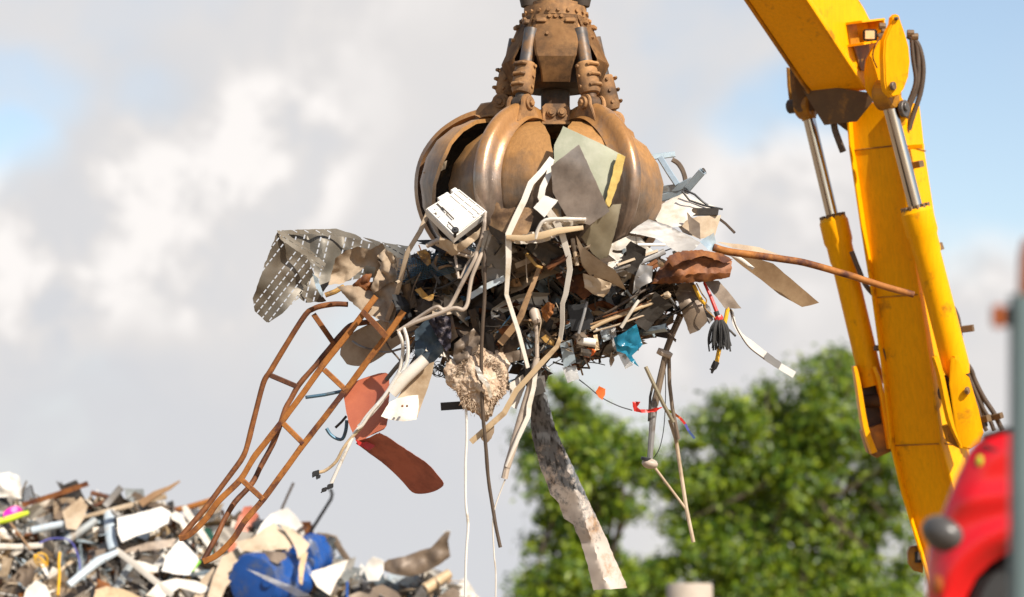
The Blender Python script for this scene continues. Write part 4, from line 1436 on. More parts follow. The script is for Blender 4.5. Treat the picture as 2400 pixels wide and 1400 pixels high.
o = rubble('tangled_scrap', 1500, held_region, held_depth,
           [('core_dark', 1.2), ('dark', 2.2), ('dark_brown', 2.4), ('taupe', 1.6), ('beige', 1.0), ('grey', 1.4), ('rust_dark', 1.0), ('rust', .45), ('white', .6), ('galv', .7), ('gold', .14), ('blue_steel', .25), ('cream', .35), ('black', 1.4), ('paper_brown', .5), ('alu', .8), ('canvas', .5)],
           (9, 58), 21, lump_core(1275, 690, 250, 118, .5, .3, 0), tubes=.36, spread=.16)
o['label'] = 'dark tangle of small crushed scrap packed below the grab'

sh, tb = sheet, tube
# --- perforated tray, left
def build_tray():
    root = empty('perforated_tray', P(740, 640, -.1), 'cable tray', 'crumpled grey perforated metal tray jutting out left of the load')
    sh('tray_wall', None, None, [(650, 545, -.45), (628, 600, -.5), (606, 662, -.5), (592, 700, -.45), (597, 730, -.4), (628, 758, -.35), (662, 735, -.35), (700, 700, -.3), (736, 642, -.25), (722, 604, -.3), (692, 577, -.38), (664, 556, -.45)],
       'slotted_shaded', parent=root, crumple=20, freq=.012, thick=1.2, step=9, jag=3, uv=(R(-52), 14, 17))
    sh('tray_floor', None, None, [(652, 541, -.3), (720, 548, .1), (790, 544, .2), (850, 562, .15), (905, 577, .05), (950, 582, -.1), (948, 640, -.1), (800, 660, .05), (770, 668, .0), (752, 690, -.05), (765, 706, -.1), (718, 710, -.15), (690, 690, -.2), (738, 640, -.1), (715, 598, -.1), (676, 570, -.2)],
       'slotted_shaded', parent=root, crumple=18, freq=.014, thick=1.2, step=9, jag=3, uv=(R(-76), 15, 19))
    for pl in ([(649, 540, -.5), (668, 545, -.5), (700, 568, -.5), (736, 594, -.48), (764, 618, -.45), (757, 634, -.42), (722, 608, -.45), (690, 584, -.48), (658, 562, -.5)],
               [(662, 540, -.3), (715, 538, -.1), (788, 536, -.02), (842, 553, .0), (850, 564, .05), (790, 553, .05), (720, 549, .0), (668, 550, -.2)],
               [(850, 556, .0), (905, 570, -.1), (958, 577, -.25), (966, 610, -.3), (948, 640, -.25), (928, 600, -.1)]):
        sh('flange', None, None, pl, 'slotted_lit', parent=root, crumple=3, freq=.02, thick=1.5, step=8, jag=1, uv=(R(30), 17, 13))
    sh('flange', None, None, [(732, 640, -.3), (745, 652, -.3), (758, 690, -.28), (755, 697, -.28), (740, 672, -.3)], 'galv', parent=root, crumple=4, thick=1.5)
build_tray()

sh('crumpled_sheet', 'sheet', 'large crumpled beige sheet bundled beside the perforated tray', [(786, 606, -.3), (812, 586, -.35), (838, 578, -.4), (868, 585, -.42), (897, 570, -.42), (905, 588, -.5), (926, 600, -.5), (931, 622, -.45), (946, 662, -.5), (948, 685, -.45), (930, 664, -.5), (902, 668, -.5), (875, 690, -.5), (872, 664, -.25), (880, 628, -.1), (860, 622, -.1), (834, 645, -.1), (805, 664, -.3), (770, 668, -.35), (778, 636, -.35)],
   'canvas', crumple=34, freq=.019, step=3.5, jag=2, angle=60, aniso=(R(-50), .35))
sh('hanging_sheet', 'sheet', 'creased tan sheet hanging to a point under the crumpled beige bundle', [(790, 672, -.25), (830, 668, -.2), (880, 660, -.15), (946, 664, -.42), (950, 688, -.42), (936, 716, -.38), (918, 760, -.35), (884, 748, -.33), (846, 728, -.28), (812, 698, -.25)], 'canvas', dz=-.3, crumple=20, freq=.022, step=4.5, jag=2, angle=50, aniso=(R(60), .3))
sh('fold_flap', 'sheet', 'bright folded beige flap over the wire mesh end', [(903, 582, -.56), (922, 596, -.6), (928, 616, -.58), (916, 622, -.6), (940, 650, -.6), (946, 664, -.6), (914, 662, -.62), (876, 688, -.62), (868, 676, -.6), (884, 640, -.6), (896, 612, -.6), (884, 600, -.55)], 'canvas', crumple=26, freq=.03, step=3, jag=1.5, angle=60, aniso=(R(75), .3))
sh('rust_bracket', 'bracket', 'small rusty folded bracket inside the beige bundle', [(826, 668, -.5), (838, 656, -.55), (858, 642, -.55), (872, 642, -.5), (866, 660, -.55), (880, 672, -.45), (860, 692, -.5), (832, 690, -.5)], 'rust', crumple=10, freq=.05, thick=3)
tb('yellow_hose', 'hose', 'short mustard hose stub under the perforated tray', [(762, 692, -.35), (785, 684, -.35), (806, 672, -.3)], 6, 'gold')
tb('square_pole', 'pole', 'thin pale square pole leaning out of the left claw', [(1004, 497, -.9), (985, 542, -.95), (955, 592, -.95), (930, 690, -.7), (900, 770, -.6)], 5.5, 'beige', sec='bev')

def build_mesh():
    bm = bmesh.new()
    n = 15
    for i in range(n):
        t = i / (n - 1)
        a = [(928 + 8 * t, 662 - 62 * t * (1 - .15 * t), -.62 + .2 * t), (990, 655 - 52 * t, -.75), (1090, 632 - 52 * t, -.9), (1200, 604 - 44 * t, -.85)]
        sweep(bm, spline(pp(a), 6), .0035, None, 'round', 4)
    for i in range(46):
        x = 938 + i * 5.8
        y0 = 662 - (x - 928) * .21
        sweep(bm, pp([(x, y0, -.74), (x + 7, y0 - 26, -.8), (x + 2, y0 - 52, -.74)]), .003, None, 'round', 4)
    obj('wire_mesh', bm, 'blue_steel', None, 'wire mesh', 'dark teal wire mesh panel wedged across the left of the load')
build_mesh()
sh('gold_scrap', 'scrap piece', 'torn mustard board scrap on the wire mesh', [(976, 590, -1.05), (994, 584, -1.05), (1008, 596, -1.05), (1010, 618, -1.05), (1002, 624, -1.05), (988, 610, -1.05)], 'gold', crumple=6, freq=.06, thick=3)
sh('gold_flap', 'scrap piece', 'curled brown and mustard flap below the wire mesh', [(972, 680, -.85), (986, 674, -.9), (1004, 694, -.95), (1020, 686, -.9), (1014, 704, -.95), (1006, 706, -.95), (990, 700, -.9)], 'gold', crumple=9, freq=.05, thick=3)

def build_panel():
    root = empty('appliance_panel', P(1070, 510, -1.2), 'appliance panel', 'white ribbed plastic appliance panel tilted in front of the left claw')
    a, b, c, d = P(998, 490, -1.18), P(1076, 444, -1.02), P(1142, 496, -1.16), P(1064, 556, -1.36)
    n = (b - a).cross(d - a).normalized()
    if n.dot(FWD) > 0: n = -n
    bm = bmesh.new()
    plate_bm(bm, [a, b, c, d], -n * .10, .006)
    e1, e2 = (b - a), (d - a)
    def q(s, t, o=0): return a.lerp(b, s).lerp(d.lerp(c, s), t) + n * o
    for t in (.03, .40, .66, .97):
        sweep(bm, [q(.02, t, .004), q(.98, t, .004)], .005, .008, 'rect', ref=n)
    for s_ in (.03, .72, .84, .97):
        sweep(bm, [q(s_, .02, .003), q(s_, .98, .003)], .005, .007, 'rect', ref=n)
    for s_, t in ((.1, .2), (.1, .34), (.2, .15), (.86, .9), (.72, .9)):
        box_bm(bm, q(s_, t, .006), e1.normalized() * .02, e2.normalized() * .012, n * .008)
    for s_ in (.5, .58, .66, .9):
        box_bm(bm, q(s_, -.03, -.03), e1.normalized() * .03, e2.normalized() * .03, n * .035, .006)
    obj('panel', bm, 'white_clean', root)
    bm = bmesh.new()
    c = P(1067, 540, -1.42)
    disc_bm(bm, c, n, .034, .03, 18); disc_bm(bm, c - n * .05, n, .015, .10, 12); disc_bm(bm, c + n * .016, n, .012, .02, 10)
    obj('knob', bm, 'black', root)
    bm = bmesh.new()
    for s_, t, l in ((.36, .16, .05), (.52, .42, .09), (.50, .78, .06), (.12, .24, .014), (.12, .36, .014)):
        box_bm(bm, q(s_, t, .003), e2.normalized() * l, e1.normalized() * .006, n * .004)
    obj('slot', bm, 'dark', root)
build_panel()
sh('panel_side', 'panel', 'pale broken side frame under the white appliance panel', [(1032, 552, -1.3), (1066, 574, -1.35), (1090, 562, -1.3), (1136, 528, -1.2), (1140, 545, -1.15), (1080, 590, -1.2), (1060, 600, -1.2), (1028, 575, -1.2)], 'cream', crumple=7, freq=.05, jag=3, thick=4)

tb('bent_pipe', 'pipe', 'pale bent pipe stub below the white appliance panel', [(1000, 578, -1.1), (1032, 563, -1.15), (1058, 574, -1.15), (1088, 588, -1.1), (1112, 596, -1.05)], 5.5, 'pvc_warm', smooth=4, wob=2)
tb('thin_pipe', 'pipe', 'thinner pinkish pipe running under the pale bent stub', [(1022, 572, -1.12), (1052, 588, -1.12), (1080, 596, -1.1), (1104, 604, -1.1)], 4, 'pvc_warm', smooth=4, wob=2)
tb('conduit', 'conduit', 'long beige conduit swinging from the panel down to the left, upper of two', [(1137, 500, -1.2), (1134, 540, -1.25), (1128, 564, -1.25), (1119, 588, -1.2), (1112, 612, -1.2), (1086, 660, -1.15), (1062, 704, -1.1), (1050, 722, -1.1), (1036, 726, -1.1), (1022, 720, -1.1), (985, 742, -1.0), (950, 766, -.95), (932, 778, -.95)], 4.6, 'pvc_warm', smooth=4, wob=2)
tb('conduit', 'conduit', 'long beige conduit running below its twin, with a sharp lower bend', [(1140, 570, -1.15), (1122, 607, -1.22), (1106, 648, -1.2), (1100, 690, -1.18), (1096, 712, -1.18), (1086, 726, -1.18), (1064, 722, -1.15), (1020, 738, -1.1), (982, 752, -1.05), (950, 767, -1.0)], 4.6, 'pvc_warm', smooth=4, wob=2)
tb('vee_rod', 'rod', 'thin pinkish rod bent to a sharp V left of the conduits', [(1066, 592, -1.05), (1070, 624, -1.08), (1075, 653, -1.1), (1080, 652, -1.1), (1094, 622, -1.1), (1116, 590, -1.1)], 3.2, 'pvc_warm')
tb('blue_rod', 'rod', 'dusty blue rod crossing behind the conduits', [(1172, 548, -1.15), (1146, 578, -1.15), (1112, 612, -1.12), (1080, 654, -1.08)], 5, 'blue_steel')
tb('black_cable', 'cable', 'long black cable hanging straight down in front of the fibre lump', [(1134, 585, -1.2), (1136, 640, -1.22), (1136, 700, -1.2), (1132, 760, -1.2), (1128, 850, -1.15), (1131, 950, -1.1), (1139, 1060, -1.05), (1148, 1150, -1.0), (1160, 1222, -1.0), (1172, 1284, -1.0)], 4.2, 'hose_dusty', smooth=5, wob=1.5)
tb('white_wire', 'wire', 'white wire bent downward from the left end of the conduits', [(934, 778, -1.0), (943, 800, -1.0), (944, 830, -.95), (936, 870, -.95), (910, 915, -.95), (870, 965, -.95)], 4, 'white', smooth=4)
tb('white_wire', 'wire', 'second white wire beside it kinked outward at its top', [(946, 768, -1.02), (954, 795, -1.02), (956, 830, -1), (948, 862, -.98), (920, 905, -.97), (880, 960, -.97), (840, 1000, -.96)], 4, 'white_clean', smooth=4)

tb('bent_strip', 'metal strip', 'long flat white strip zigzagging down over the front claws', [(1294, 372, -1.30), (1270, 402, -1.36), (1244, 430, -1.40), (1228, 470, -1.42), (1208, 512, -1.44), (1192, 548, -1.44), (1192, 610, -1.40), (1190, 640, -1.38), (1187, 690, -1.3), (1198, 724, -1.28), (1216, 780, -1.2), (1237, 862, -1.1)], [7, 6.5, 7, 7, 7, 7, 6.5, 5.5, 5, 5, 5, 4.5], 'white', rb=[1.6] * 12, sec='rect', twist=.5, group='long bent strips')
tb('bent_strip', 'metal strip', 'grey beige flat strip with notched edge hanging right of the white strip', [(1292, 378, -1.31), (1286, 410, -1.36), (1272, 440, -1.40), (1268, 462, -1.42), (1284, 492, -1.44), (1304, 520, -1.44), (1318, 552, -1.42), (1332, 600, -1.38), (1336, 632, -1.36), (1326, 690, -1.3), (1318, 712, -1.28), (1318, 760, -1.2), (1312, 800, -1.15)], [6, 6, 7, 8, 8, 8, 7, 6, 6, 5.5, 5, 5, 4.5], 'white', rb=[1.8] * 13, sec='rect', twist=-.4, group='long bent strips')
tb('channel_strip', 'metal strip', 'long beige channel strip slanting down to the left below the load', [(1314, 790, -1.15), (1306, 812, -1.14), (1270, 850, -1.12), (1210, 916, -1.08), (1182, 968, -1.05), (1104, 1036, -1.0)], [4.5, 5, 6, 6, 6.5, 6.5], 'bamboo', rb=4, sec='chan', group='long bent strips')
sh('tin_flap', 'sheet', 'small tan flap hanging from the low end of the beige channel strip', [(1126, 1020, -1.02), (1158, 992, -1.03), (1158, 1014, -1.02), (1152, 1028, -1.02), (1140, 1040, -1.0), (1128, 1030, -1.0)], 'beige', crumple=3)

sh('sage_board', 'board', 'sage green board wedged upright against the front claws', [(1320, 296, -1.20), (1394, 330, -1.30), (1464, 366, -1.22), (1442, 430, -1.32), (1420, 490, -1.36), (1360, 450, -1.36), (1298, 384, -1.32), (1299, 340, -1.26)], 'sage', crumple=3, freq=.01, thick=7)
sh('board_edge', 'foam strip', 'yellow foam edged metal strip along the sage board side', [(1448, 360, -1.36), (1466, 368, -1.34), (1452, 424, -1.38), (1428, 486, -1.42), (1417, 478, -1.42), (1432, 420, -1.40)], 'yellow_foam', crumple=3, freq=.05, jag=2, thick=10)
sh('steel_plate', 'steel plate', 'dark grey shiny steel plate with a sharp peak before the sage board', [(1291, 390, -1.42), (1357, 339, -1.46), (1392, 416, -1.50), (1429, 496, -1.52), (1382, 528, -1.46), (1330, 512, -1.42), (1296, 452, -1.40)], 'grey_plate_sheen', crumple=9, freq=.008, ridged=False, thick=2.5, step=7, angle=70)
sh('olive_trough', 'sheet', 'olive grey folded sheet tucked below the dark steel plate', [(1384, 530, -1.36), (1436, 480, -1.34), (1456, 478, -1.2), (1446, 530, -1.2), (1426, 600, -1.15), (1412, 612, -1.12), (1390, 596, -1.25), (1362, 556, -1.3)], 'olive_sheet', crumple=10, freq=.014, step=7, angle=60)
sh('curved_sheet', 'sheet', 'curved beige sheet swooping under the olive folded sheet', [(1350, 552, -1.4), (1366, 578, -1.42), (1392, 600, -1.44), (1420, 620, -1.40), (1440, 632, -1.36), (1452, 650, -1.3), (1468, 682, -1.25), (1420, 656, -1.22), (1384, 648, -1.2), (1364, 622, -1.3)], 'beige', crumple=8, freq=.012, step=6, thick=2.5, angle=60)
sh('cream_paper', 'paper', 'cream folded paper bag corner right of centre', [(1366, 641, -1.22), (1400, 652, -1.25), (1434, 664, -1.22), (1428, 684, -1.2), (1414, 697, -1.18), (1390, 690, -1.2), (1370, 674, -1.2)], 'cream', crumple=12, freq=.03, step=6, angle=30)
sh('torn_sheet', 'sheet', 'torn brown sheet lying across the claws beside the appliance panel', [(1134, 556, -1.2), (1150, 520, -1.3), (1164, 474, -1.35), (1174, 490, -1.38), (1206, 486, -1.36), (1250, 490, -1.36), (1248, 520, -1.4), (1238, 548, -1.4), (1206, 566, -1.4), (1180, 566, -1.35), (1158, 552, -1.28)], 'paper_brown', crumple=7, freq=.02, step=6, jag=4, angle=30)
sh('crushed_tray', 'frame', 'crushed white metal frame lying over the top of the tangle', [(1190, 552, -1.42), (1226, 550, -1.45), (1262, 540, -1.48), (1284, 512, -1.48), (1330, 508, -1.5), (1374, 510, -1.48), (1374, 524, -1.46), (1330, 530, -1.46), (1330, 542, -1.44), (1280, 566, -1.4), (1236, 572, -1.38), (1196, 570, -1.36)], 'white', crumple=16, freq=.045, step=5, jag=3, angle=40)
tb('frame_tube', 'tube', 'pale bent tube edge along the crushed white frame', [(1256, 560, -1.5), (1262, 536, -1.52), (1280, 516, -1.54), (1330, 514, -1.54), (1372, 514, -1.5)], 4, 'white', smooth=4)
tb('frame_rail', 'rail', 'tan split rail under the crushed white frame', [(1186, 556, -1.46), (1230, 560, -1.48), (1270, 552, -1.5), (1310, 540, -1.5), (1368, 534, -1.46)], [5, 7, 8, 7, 5], 'bamboo', rb=[4] * 5, sec='bev', wob=3)
sh('white_card', 'card', 'small white card stuck between the two bent strips', [(1250, 487, -1.46), (1276, 458, -1.46), (1308, 470, -1.45), (1276, 510, -1.46)], 'white_clean', crumple=1)
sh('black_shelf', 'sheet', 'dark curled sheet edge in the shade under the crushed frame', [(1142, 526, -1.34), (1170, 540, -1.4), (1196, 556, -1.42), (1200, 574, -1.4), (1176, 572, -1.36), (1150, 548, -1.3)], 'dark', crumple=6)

# right side
def build_frame():
    root = empty('galvanised_trestle', P(1570, 415, .2), 'metal frame', 'shiny blue grey galvanised tube frame behind the right claw')
    for pts, r in (([(1516, 370, .1), (1548, 366, .15), (1580, 362, .2)], 7), ([(1547, 370, .1), (1568, 404, .05), (1588, 434, .0)], 7), ([(1556, 444, .1), (1592, 440, .02), (1622, 424, -.02)], 9),
                   ([(1612, 441, -.02), (1630, 420, -.06), (1646, 402, -.1)], 9), ([(1552, 464, .1), (1584, 454, .05), (1612, 446, .0)], 9)):
        tb('rail', None, None, pts, r, 'galv', parent=root, sec='bev', hollow=.7)
    bm = bmesh.new()
    disc_bm(bm, P(1649, 402, -.04), (RT + UP * .5 - FWD * .4), px2m(8), .03, 14)
    obj('end_cap', bm, 'dark', root)
build_frame()
tb('white_hose', 'hose', 'white hose loop rising above the right claw', [(1484, 352, .3), (1494, 342, .3), (1506, 346, .3), (1522, 372, .35)], 4, 'white_clean', smooth=5)
tb('ring_rim', 'rim', 'brown drum rim standing behind the galvanised frame', [(1575, 374, .45), (1590, 384, .45), (1602, 404, .45), (1607, 430, .45), (1600, 450, .4)], 5, 'taupe', rb=18, sec='bev', smooth=4)
tb('black_rod', 'rod', 'thin black rod lying across the large white sheet', [(1600, 450, -.3), (1616, 470, -.32), (1650, 482, -.34), (1694, 491, -.36)], 2.4, 'black')
tb('black_strip', 'strip', 'thin dark strip curving from the galvanised frame over the white sheet', [(1604, 445, -.25), (1628, 456, -.28), (1648, 474, -.3), (1660, 482, -.3)], 2.5, 'black')
tb('dark_stub', 'rod', 'dark rod stub poking out right of the dark block', [(1676, 506, .0), (1700, 524, -.05), (1722, 546, -.1)], 3, 'hose_dusty', sec='bev')
sh('white_sheet', 'sheet', 'large white dented sheet below the galvanised frame', [(1528, 508, -.3), (1546, 482, -.2), (1572, 466, -.15), (1604, 452, -.15), (1646, 474, -.2), (1686, 488, -.25), (1640, 496, -.4), (1616, 510, -.45), (1596, 530, -.5), (1570, 534, -.55), (1546, 524, -.5)], 'white', crumple=9, freq=.02, step=6, angle=60)
def build_block():
    bm = bmesh.new()
    c = P(1652, 497, -.3)
    box_bm(bm, c, RT * .125 - FWD * .03, UP * .036 + RT * .006, FWD * .08, .004)
    obj('dark_block', bm, 'dark', None, 'block', 'small dark weathered block on the white sheet edge')
build_block()
sh('cream_board', 'board', 'cream board standing under the dark weathered block', [(1586, 526, -.45), (1636, 507, -.42), (1690, 505, -.35), (1682, 530, -.38), (1674, 556, -.42), (1640, 560, -.46), (1600, 545, -.5)], 'cream', crumple=3, thick=3)
sh('brown_spike', 'sheet', 'brown pointed metal shard in front of the cream board', [(1610, 497, -.55), (1624, 512, -.56), (1640, 524, -.55), (1642, 562, -.58), (1616, 546, -.58)], 'taupe', crumple=3)
sh('aluminium_strip', 'metal strip', 'broad curved aluminium strip bridging the right of the load', [(1476, 546, -1.0), (1494, 530, -.95), (1520, 514, -.85), (1566, 528, -.85), (1604, 548, -.85), (1642, 569, -.8), (1626, 586, -.85), (1606, 601, -.9), (1578, 586, -.95), (1540, 560, -1.0), (1506, 552, -1.02)], 'alu', crumple=3, freq=.01, ridged=False, thick=2, step=6, angle=60)
sh('foil_corner', 'sheet', 'bluish foil corner below the cream board', [(1640, 566, -.6), (1674, 545, -.5), (1680, 588, -.5), (1660, 586, -.55)], 'galv', crumple=6)
sh('white_door', 'panel', 'white broken cabinet panel with ribs under the aluminium strip', [(1432, 572, -1.0), (1474, 552, -.98), (1500, 556, -.95), (1532, 590, -.9), (1500, 604, -.95), (1466, 612, -1.0), (1430, 628, -1.02), (1422, 616, -1.02)], 'white', crumple=7, freq=.03, step=6, thick=4)
sh('white_shard', 'sheet', 'white triangular shard left of the brown crumpled beam', [(1424, 622, -1.05), (1470, 606, -1.02), (1520, 600, -.95), (1490, 622, -1.05), (1460, 636, -1.1), (1446, 640, -1.1)], 'white_clean', crumple=4)
tb('white_tube', 'tube', 'short white tube with open end over the cabinet panel', [(1494, 574, -1.08), (1525, 574, -1.06), (1558, 574, -1.0)], 3.5, 'white_clean', hollow=.6)
tb('dark_tube', 'tube', 'dark grey flattened tube slanting below the cabinet panel', [(1440, 632, -1.12), (1500, 616, -1.08), (1558, 590, -1.0)], [4, 6, 7], 'grey', rb=4)
tb('grey_lath', 'slat', 'pale grey slat lying parallel under the dark flattened tube', [(1446, 622, -1.14), (1490, 606, -1.1), (1540, 588, -1.02)], 3, 'cream', rb=6, sec='bev')
tb('rust_clip', 'clip', 'small folded rusty clip beside the brown crumpled beam', [(1538, 612, -1.1), (1522, 622, -1.12), (1510, 630, -1.12), (1514, 636, -1.12), (1540, 622, -1.1)], 4.5, 'rust', rb=8, sec='bev')
def build_beam():
    root = empty('crumpled_beam', P(1620, 630, -.8), 'steel beam', 'brown rusty crumpled steel beam filling the right of the load')
    sh('web', None, None, [(1528, 662, -1.0), (1545, 630, -1.0), (1572, 600, -.95), (1620, 590, -.85), (1662, 596, -.8), (1716, 612, -.7), (1712, 644, -.75), (1680, 655, -.85), (1600, 660, -1.0)], 'rust_dark', parent=root, crumple=17, freq=.02, step=5, thick=6, angle=30, jag=3)
    sh('top_flange', None, None, [(1560, 604, -1.1), (1590, 590, -1.0), (1640, 586, -.85), (1690, 594, -.75), (1718, 608, -.7), (1700, 616, -.8), (1650, 600, -.95), (1600, 612, -1.1), (1576, 626, -1.15)], 'rust', parent=root, crumple=12, freq=.022, step=5, thick=4, jag=3)
    sh('bottom_flange', None, None, [(1522, 666, -1.1), (1560, 650, -1.2), (1610, 644, -1.25), (1650, 640, -1.15), (1712, 640, -.9), (1710, 650, -.8), (1660, 660, -.9), (1600, 664, -1.0)], 'rust', parent=root, crumple=12, freq=.03, step=5, thick=5, jag=3)
build_beam()
sh('grey_shard', 'sheet', 'pale grey shard hanging in front of the brown crumpled beam', [(1500, 620, -1.2), (1530, 624, -1.22), (1528, 660, -1.25), (1504, 672, -1.25), (1482, 690, -1.2), (1488, 650, -1.2)], 'alu', crumple=8, freq=.03)
tb('rusty_pipe', 'pipe', 'long rusty pipe pointing right across the yellow arm', [(1672, 580, -.5), (1700, 588, -.5), (1764, 598, -.48), (1840, 608, -.45), (1900, 620, -.42), (1985, 644, -.4), (2060, 668, -.38), (2142, 691, -.36)], [9, 9, 8.5, 8, 8, 7.5, 7.5, 7.5], 'rust_orange', smooth=4, hollow=.6, n=12)
sh('long_strip', 'metal strip', 'long broad tan metal strip drooping right under the rusty pipe', [(1700, 590, -.35), (1734, 596, -.35), (1768, 604, -.3), (1812, 618, -.25), (1866, 664, -.15), (1920, 710, -.05), (1900, 716, -.05), (1880, 720, -.05), (1826, 690, -.15), (1784, 656, -.25), (1740, 624, -.3)], 'tan', crumple=3, freq=.008, thick=1.8)
tb('white_edge', 'strip', 'thin white edge strip curving beside the broad tan strip', [(1690, 592, -.4), (1716, 598, -.38), (1740, 610, -.36), (1766, 630, -.34)], 4, 'white_clean', rb=1.2, smooth=4)
sh('flat_sliver', 'sheet', 'thin pale sheet lying flat on top of the rusty pipe', [(1680, 567, -.4), (1730, 572, -.3), (1780, 580, -.2), (1830, 598, -.15), (1780, 592, -.35), (1720, 582, -.45)], 'beige', crumple=3)
sh('brown_plate', 'sheet', 'brown flat plate hanging to a point under the crumpled beam', [(1648, 658, -.6), (1684, 658, -.55), (1704, 680, -.55), (1738, 723, -.55), (1700, 724, -.58), (1686, 706, -.6)], 'taupe', crumple=3)
sh('dark_foil', 'sheet', 'dull brown metal sheet hanging left of the mop', [(1576, 672, -.7), (1600, 664, -.72), (1626, 662, -.7), (1644, 710, -.72), (1660, 752, -.7), (1640, 774, -.72), (1617, 784, -.72), (1600, 738, -.72)], 'taupe', crumple=14, freq=.016, step=6, angle=50)
sh('silver_foil', 'sheet', 'crinkled grey foil edge between the brown metal sheet and the mop', [(1646, 700, -.66), (1664, 720, -.66), (1672, 750, -.66), (1662, 760, -.68), (1650, 740, -.68)], 'grey', crumple=10, freq=.05)

def build_mop():
    root = empty('mop', P(1684, 760, -.75), 'mop', 'black stringed mop with red handle hanging head down')
    tb('handle', None, None, [(1650, 662, -.7), (1664, 692, -.72), (1681, 735, -.75)], [3, 4, 4.5], 'red_plastic', parent=root)
    tb('ferrule', None, None, [(1678, 730, -.75), (1682, 741, -.75)], [6, 6], 'black', parent=root)
    tb('collar', None, None, [(1682, 741, -.75), (1684, 746, -.75), (1685, 753, -.75)], [9, 11, 10], 'red_plastic', parent=root)
    bm = bmesh.new()
    rn = random.Random(4)
    for i in range(64):
        a = rn.uniform(0, 6.28)
        r = rn.uniform(.3, 1)
        x0, x1 = 1686 + 9 * math.cos(a) * r, 1686 + 27 * math.cos(a) * r + rn.uniform(-2, 2)
        z0 = .05 * math.sin(a) * r; z1 = .12 * math.sin(a) * r
        yl = 826 - rn.uniform(0, 22) - 6 * (1 - r)
        sweep(bm, spline(pp([(x0, 750, z0), (x0 + (x1 - x0) * .7, 768, z1), (x1 + rn.uniform(-2, 2), 795, z1), (x1 + rn.uniform(-3, 3), yl, z1)], -.75), 3), px2m(rn.uniform(1.4, 2.4)), px2m(1.2), 'round', 5)
    obj('strands', bm, 'charcoal', root)
build_mop()
def build_broom():
    root = empty('yellow_pole', P(1688, 790, -.6), 'pole', 'yellow pole with a black broken tip behind the mop')
    tb('shaft', None, None, [(1706, 722, -.55), (1694, 780, -.6), (1679, 852, -.65)], 5, 'yellow_plastic', parent=root)
    tb('tip', None, None, [(1680, 848, -.65), (1673, 862, -.65), (1670, 868, -.65), (1668, 876, -.65)], [7, 7, 4, 2], 'black', parent=root, sec='bev')
    tb('prong', None, None, [(1672, 862, -.66), (1664, 866, -.68)], 2, 'black', parent=root)
build_broom()
tb('yellow_strap', 'strap', 'bright yellow strap hanging beside the mop handle', [(1626, 668, -.74), (1636, 690, -.76), (1648, 710, -.76), (1654, 712, -.76)], 4, 'yellow_plastic', rb=1.5, sec='bev')
tb('yellow_cable', 'cable', 'thin mustard cable looping beside the yellow strap', [(1632, 664, -.78), (1646, 690, -.8), (1656, 704, -.8), (1652, 722, -.8), (1668, 738, -.8), (1676, 746, -.8)], 1.6, 'gold', smooth=4)
sh('white_ribbon', 'strip', 'long white ribbon strip hanging right of the mop', [(1709, 726, -.5), (1718, 726, -.5), (1726, 762, -.5), (1740, 782, -.48), (1772, 806, -.45), (1800, 828, -.42), (1832, 852, -.4), (1866, 872, -.38), (1858, 886, -.38), (1826, 866, -.4), (1790, 842, -.42), (1758, 816, -.45), (1732, 786, -.48), (1718, 762, -.5)], 'white_clean', crumple=2, thick=1.5)
sh('grey_tape', 'tape', 'grey tape patch on the lower end of the white ribbon strip', [(1798, 826, -.45), (1832, 851, -.43), (1824, 866, -.43), (1788, 842, -.45)], 'grey', thick=1)
tb('ribbon_wire', 'wire', 'thin brown wire trailing along the white ribbon strip', [(1712, 724, -.5), (1724, 764, -.52), (1742, 796, -.5), (1760, 818, -.5), (1792, 842, -.48)], 1.5, 'hose_dusty', smooth=4)
tb('dark_peg', 'rod', 'short dark rod stub right of the mop head', [(1702, 768, -.5), (1712, 776, -.5), (1724, 788, -.48)], 2.5, 'dark')

def build_stand():
    root = empty('lamp_stand', P(1550, 900, -.3), 'stand', 'grey stand with crossbar and round foot dangling at lower right')
    tb('upper_pole', None, None, [(1596, 736, -.35), (1578, 778, -.38), (1561, 822, -.4)], [8, 7.5, 7], 'taupe', parent=root)
    tb('lower_pole', None, None, [(1562, 822, -.4), (1545, 900, -.4), (1534, 950, -.4)], [7, 8, 9], 'taupe', parent=root)
    tb('foot_pole', None, None, [(1534, 940, -.4), (1529, 990, -.4), (1523, 1078, -.38)], [9, 7.5, 6.5], 'grey', parent=root)
    tb('crossbar', None, None, [(1541, 822, -.42), (1550, 826, -.42), (1566, 832, -.42), (1574, 836, -.42)], [7, 8.5, 8.5, 7], 'pvc_warm', parent=root)
    bm = bmesh.new()
    bmesh.ops.create_uvsphere(bm, u_segments=24, v_segments=12, radius=1, matrix=Matrix.Translation(P(1523, 1087, -.38)) @ Matrix.Rotation(R(10), 4, 'Y') @ Matrix.Diagonal((px2m(19), px2m(19), px2m(12), 1)))
    obj('foot', bm, 'pvc_warm', root)
    bm = bmesh.new()
    disc_bm(bm, P(1514, 1076, -.4), UP + RT * .2, px2m(12), .03, 16)
    obj('foot_cap', bm, 'black', root)
    tb('side_rod', None, None, [(1568, 838, -.38), (1569, 900, -.36), (1576, 958, -.36), (1590, 1030, -.34)], 4.5, 'taupe', parent=root)
    tb('thin_rod', None, None, [(1531, 900, -.42), (1524, 930, -.42), (1521, 988, -.42)], 3, 'dark', parent=root)
    tb('cord', None, None, [(1558, 840, -.38), (1560, 920, -.38), (1556, 1000, -.38), (1546, 1050, -.38), (1532, 1074, -.38)], 1, 'black', parent=root, smooth=5)
build_stand()
tb('pale_rod', 'rod', 'long pale rod ending in the air right of the stand foot', [(1570, 984, -.3), (1584, 1030, -.3), (1596, 1110, -.3), (1608, 1190, -.3), (1625, 1271, -.3)], 4.6, 'cream', sec='round')
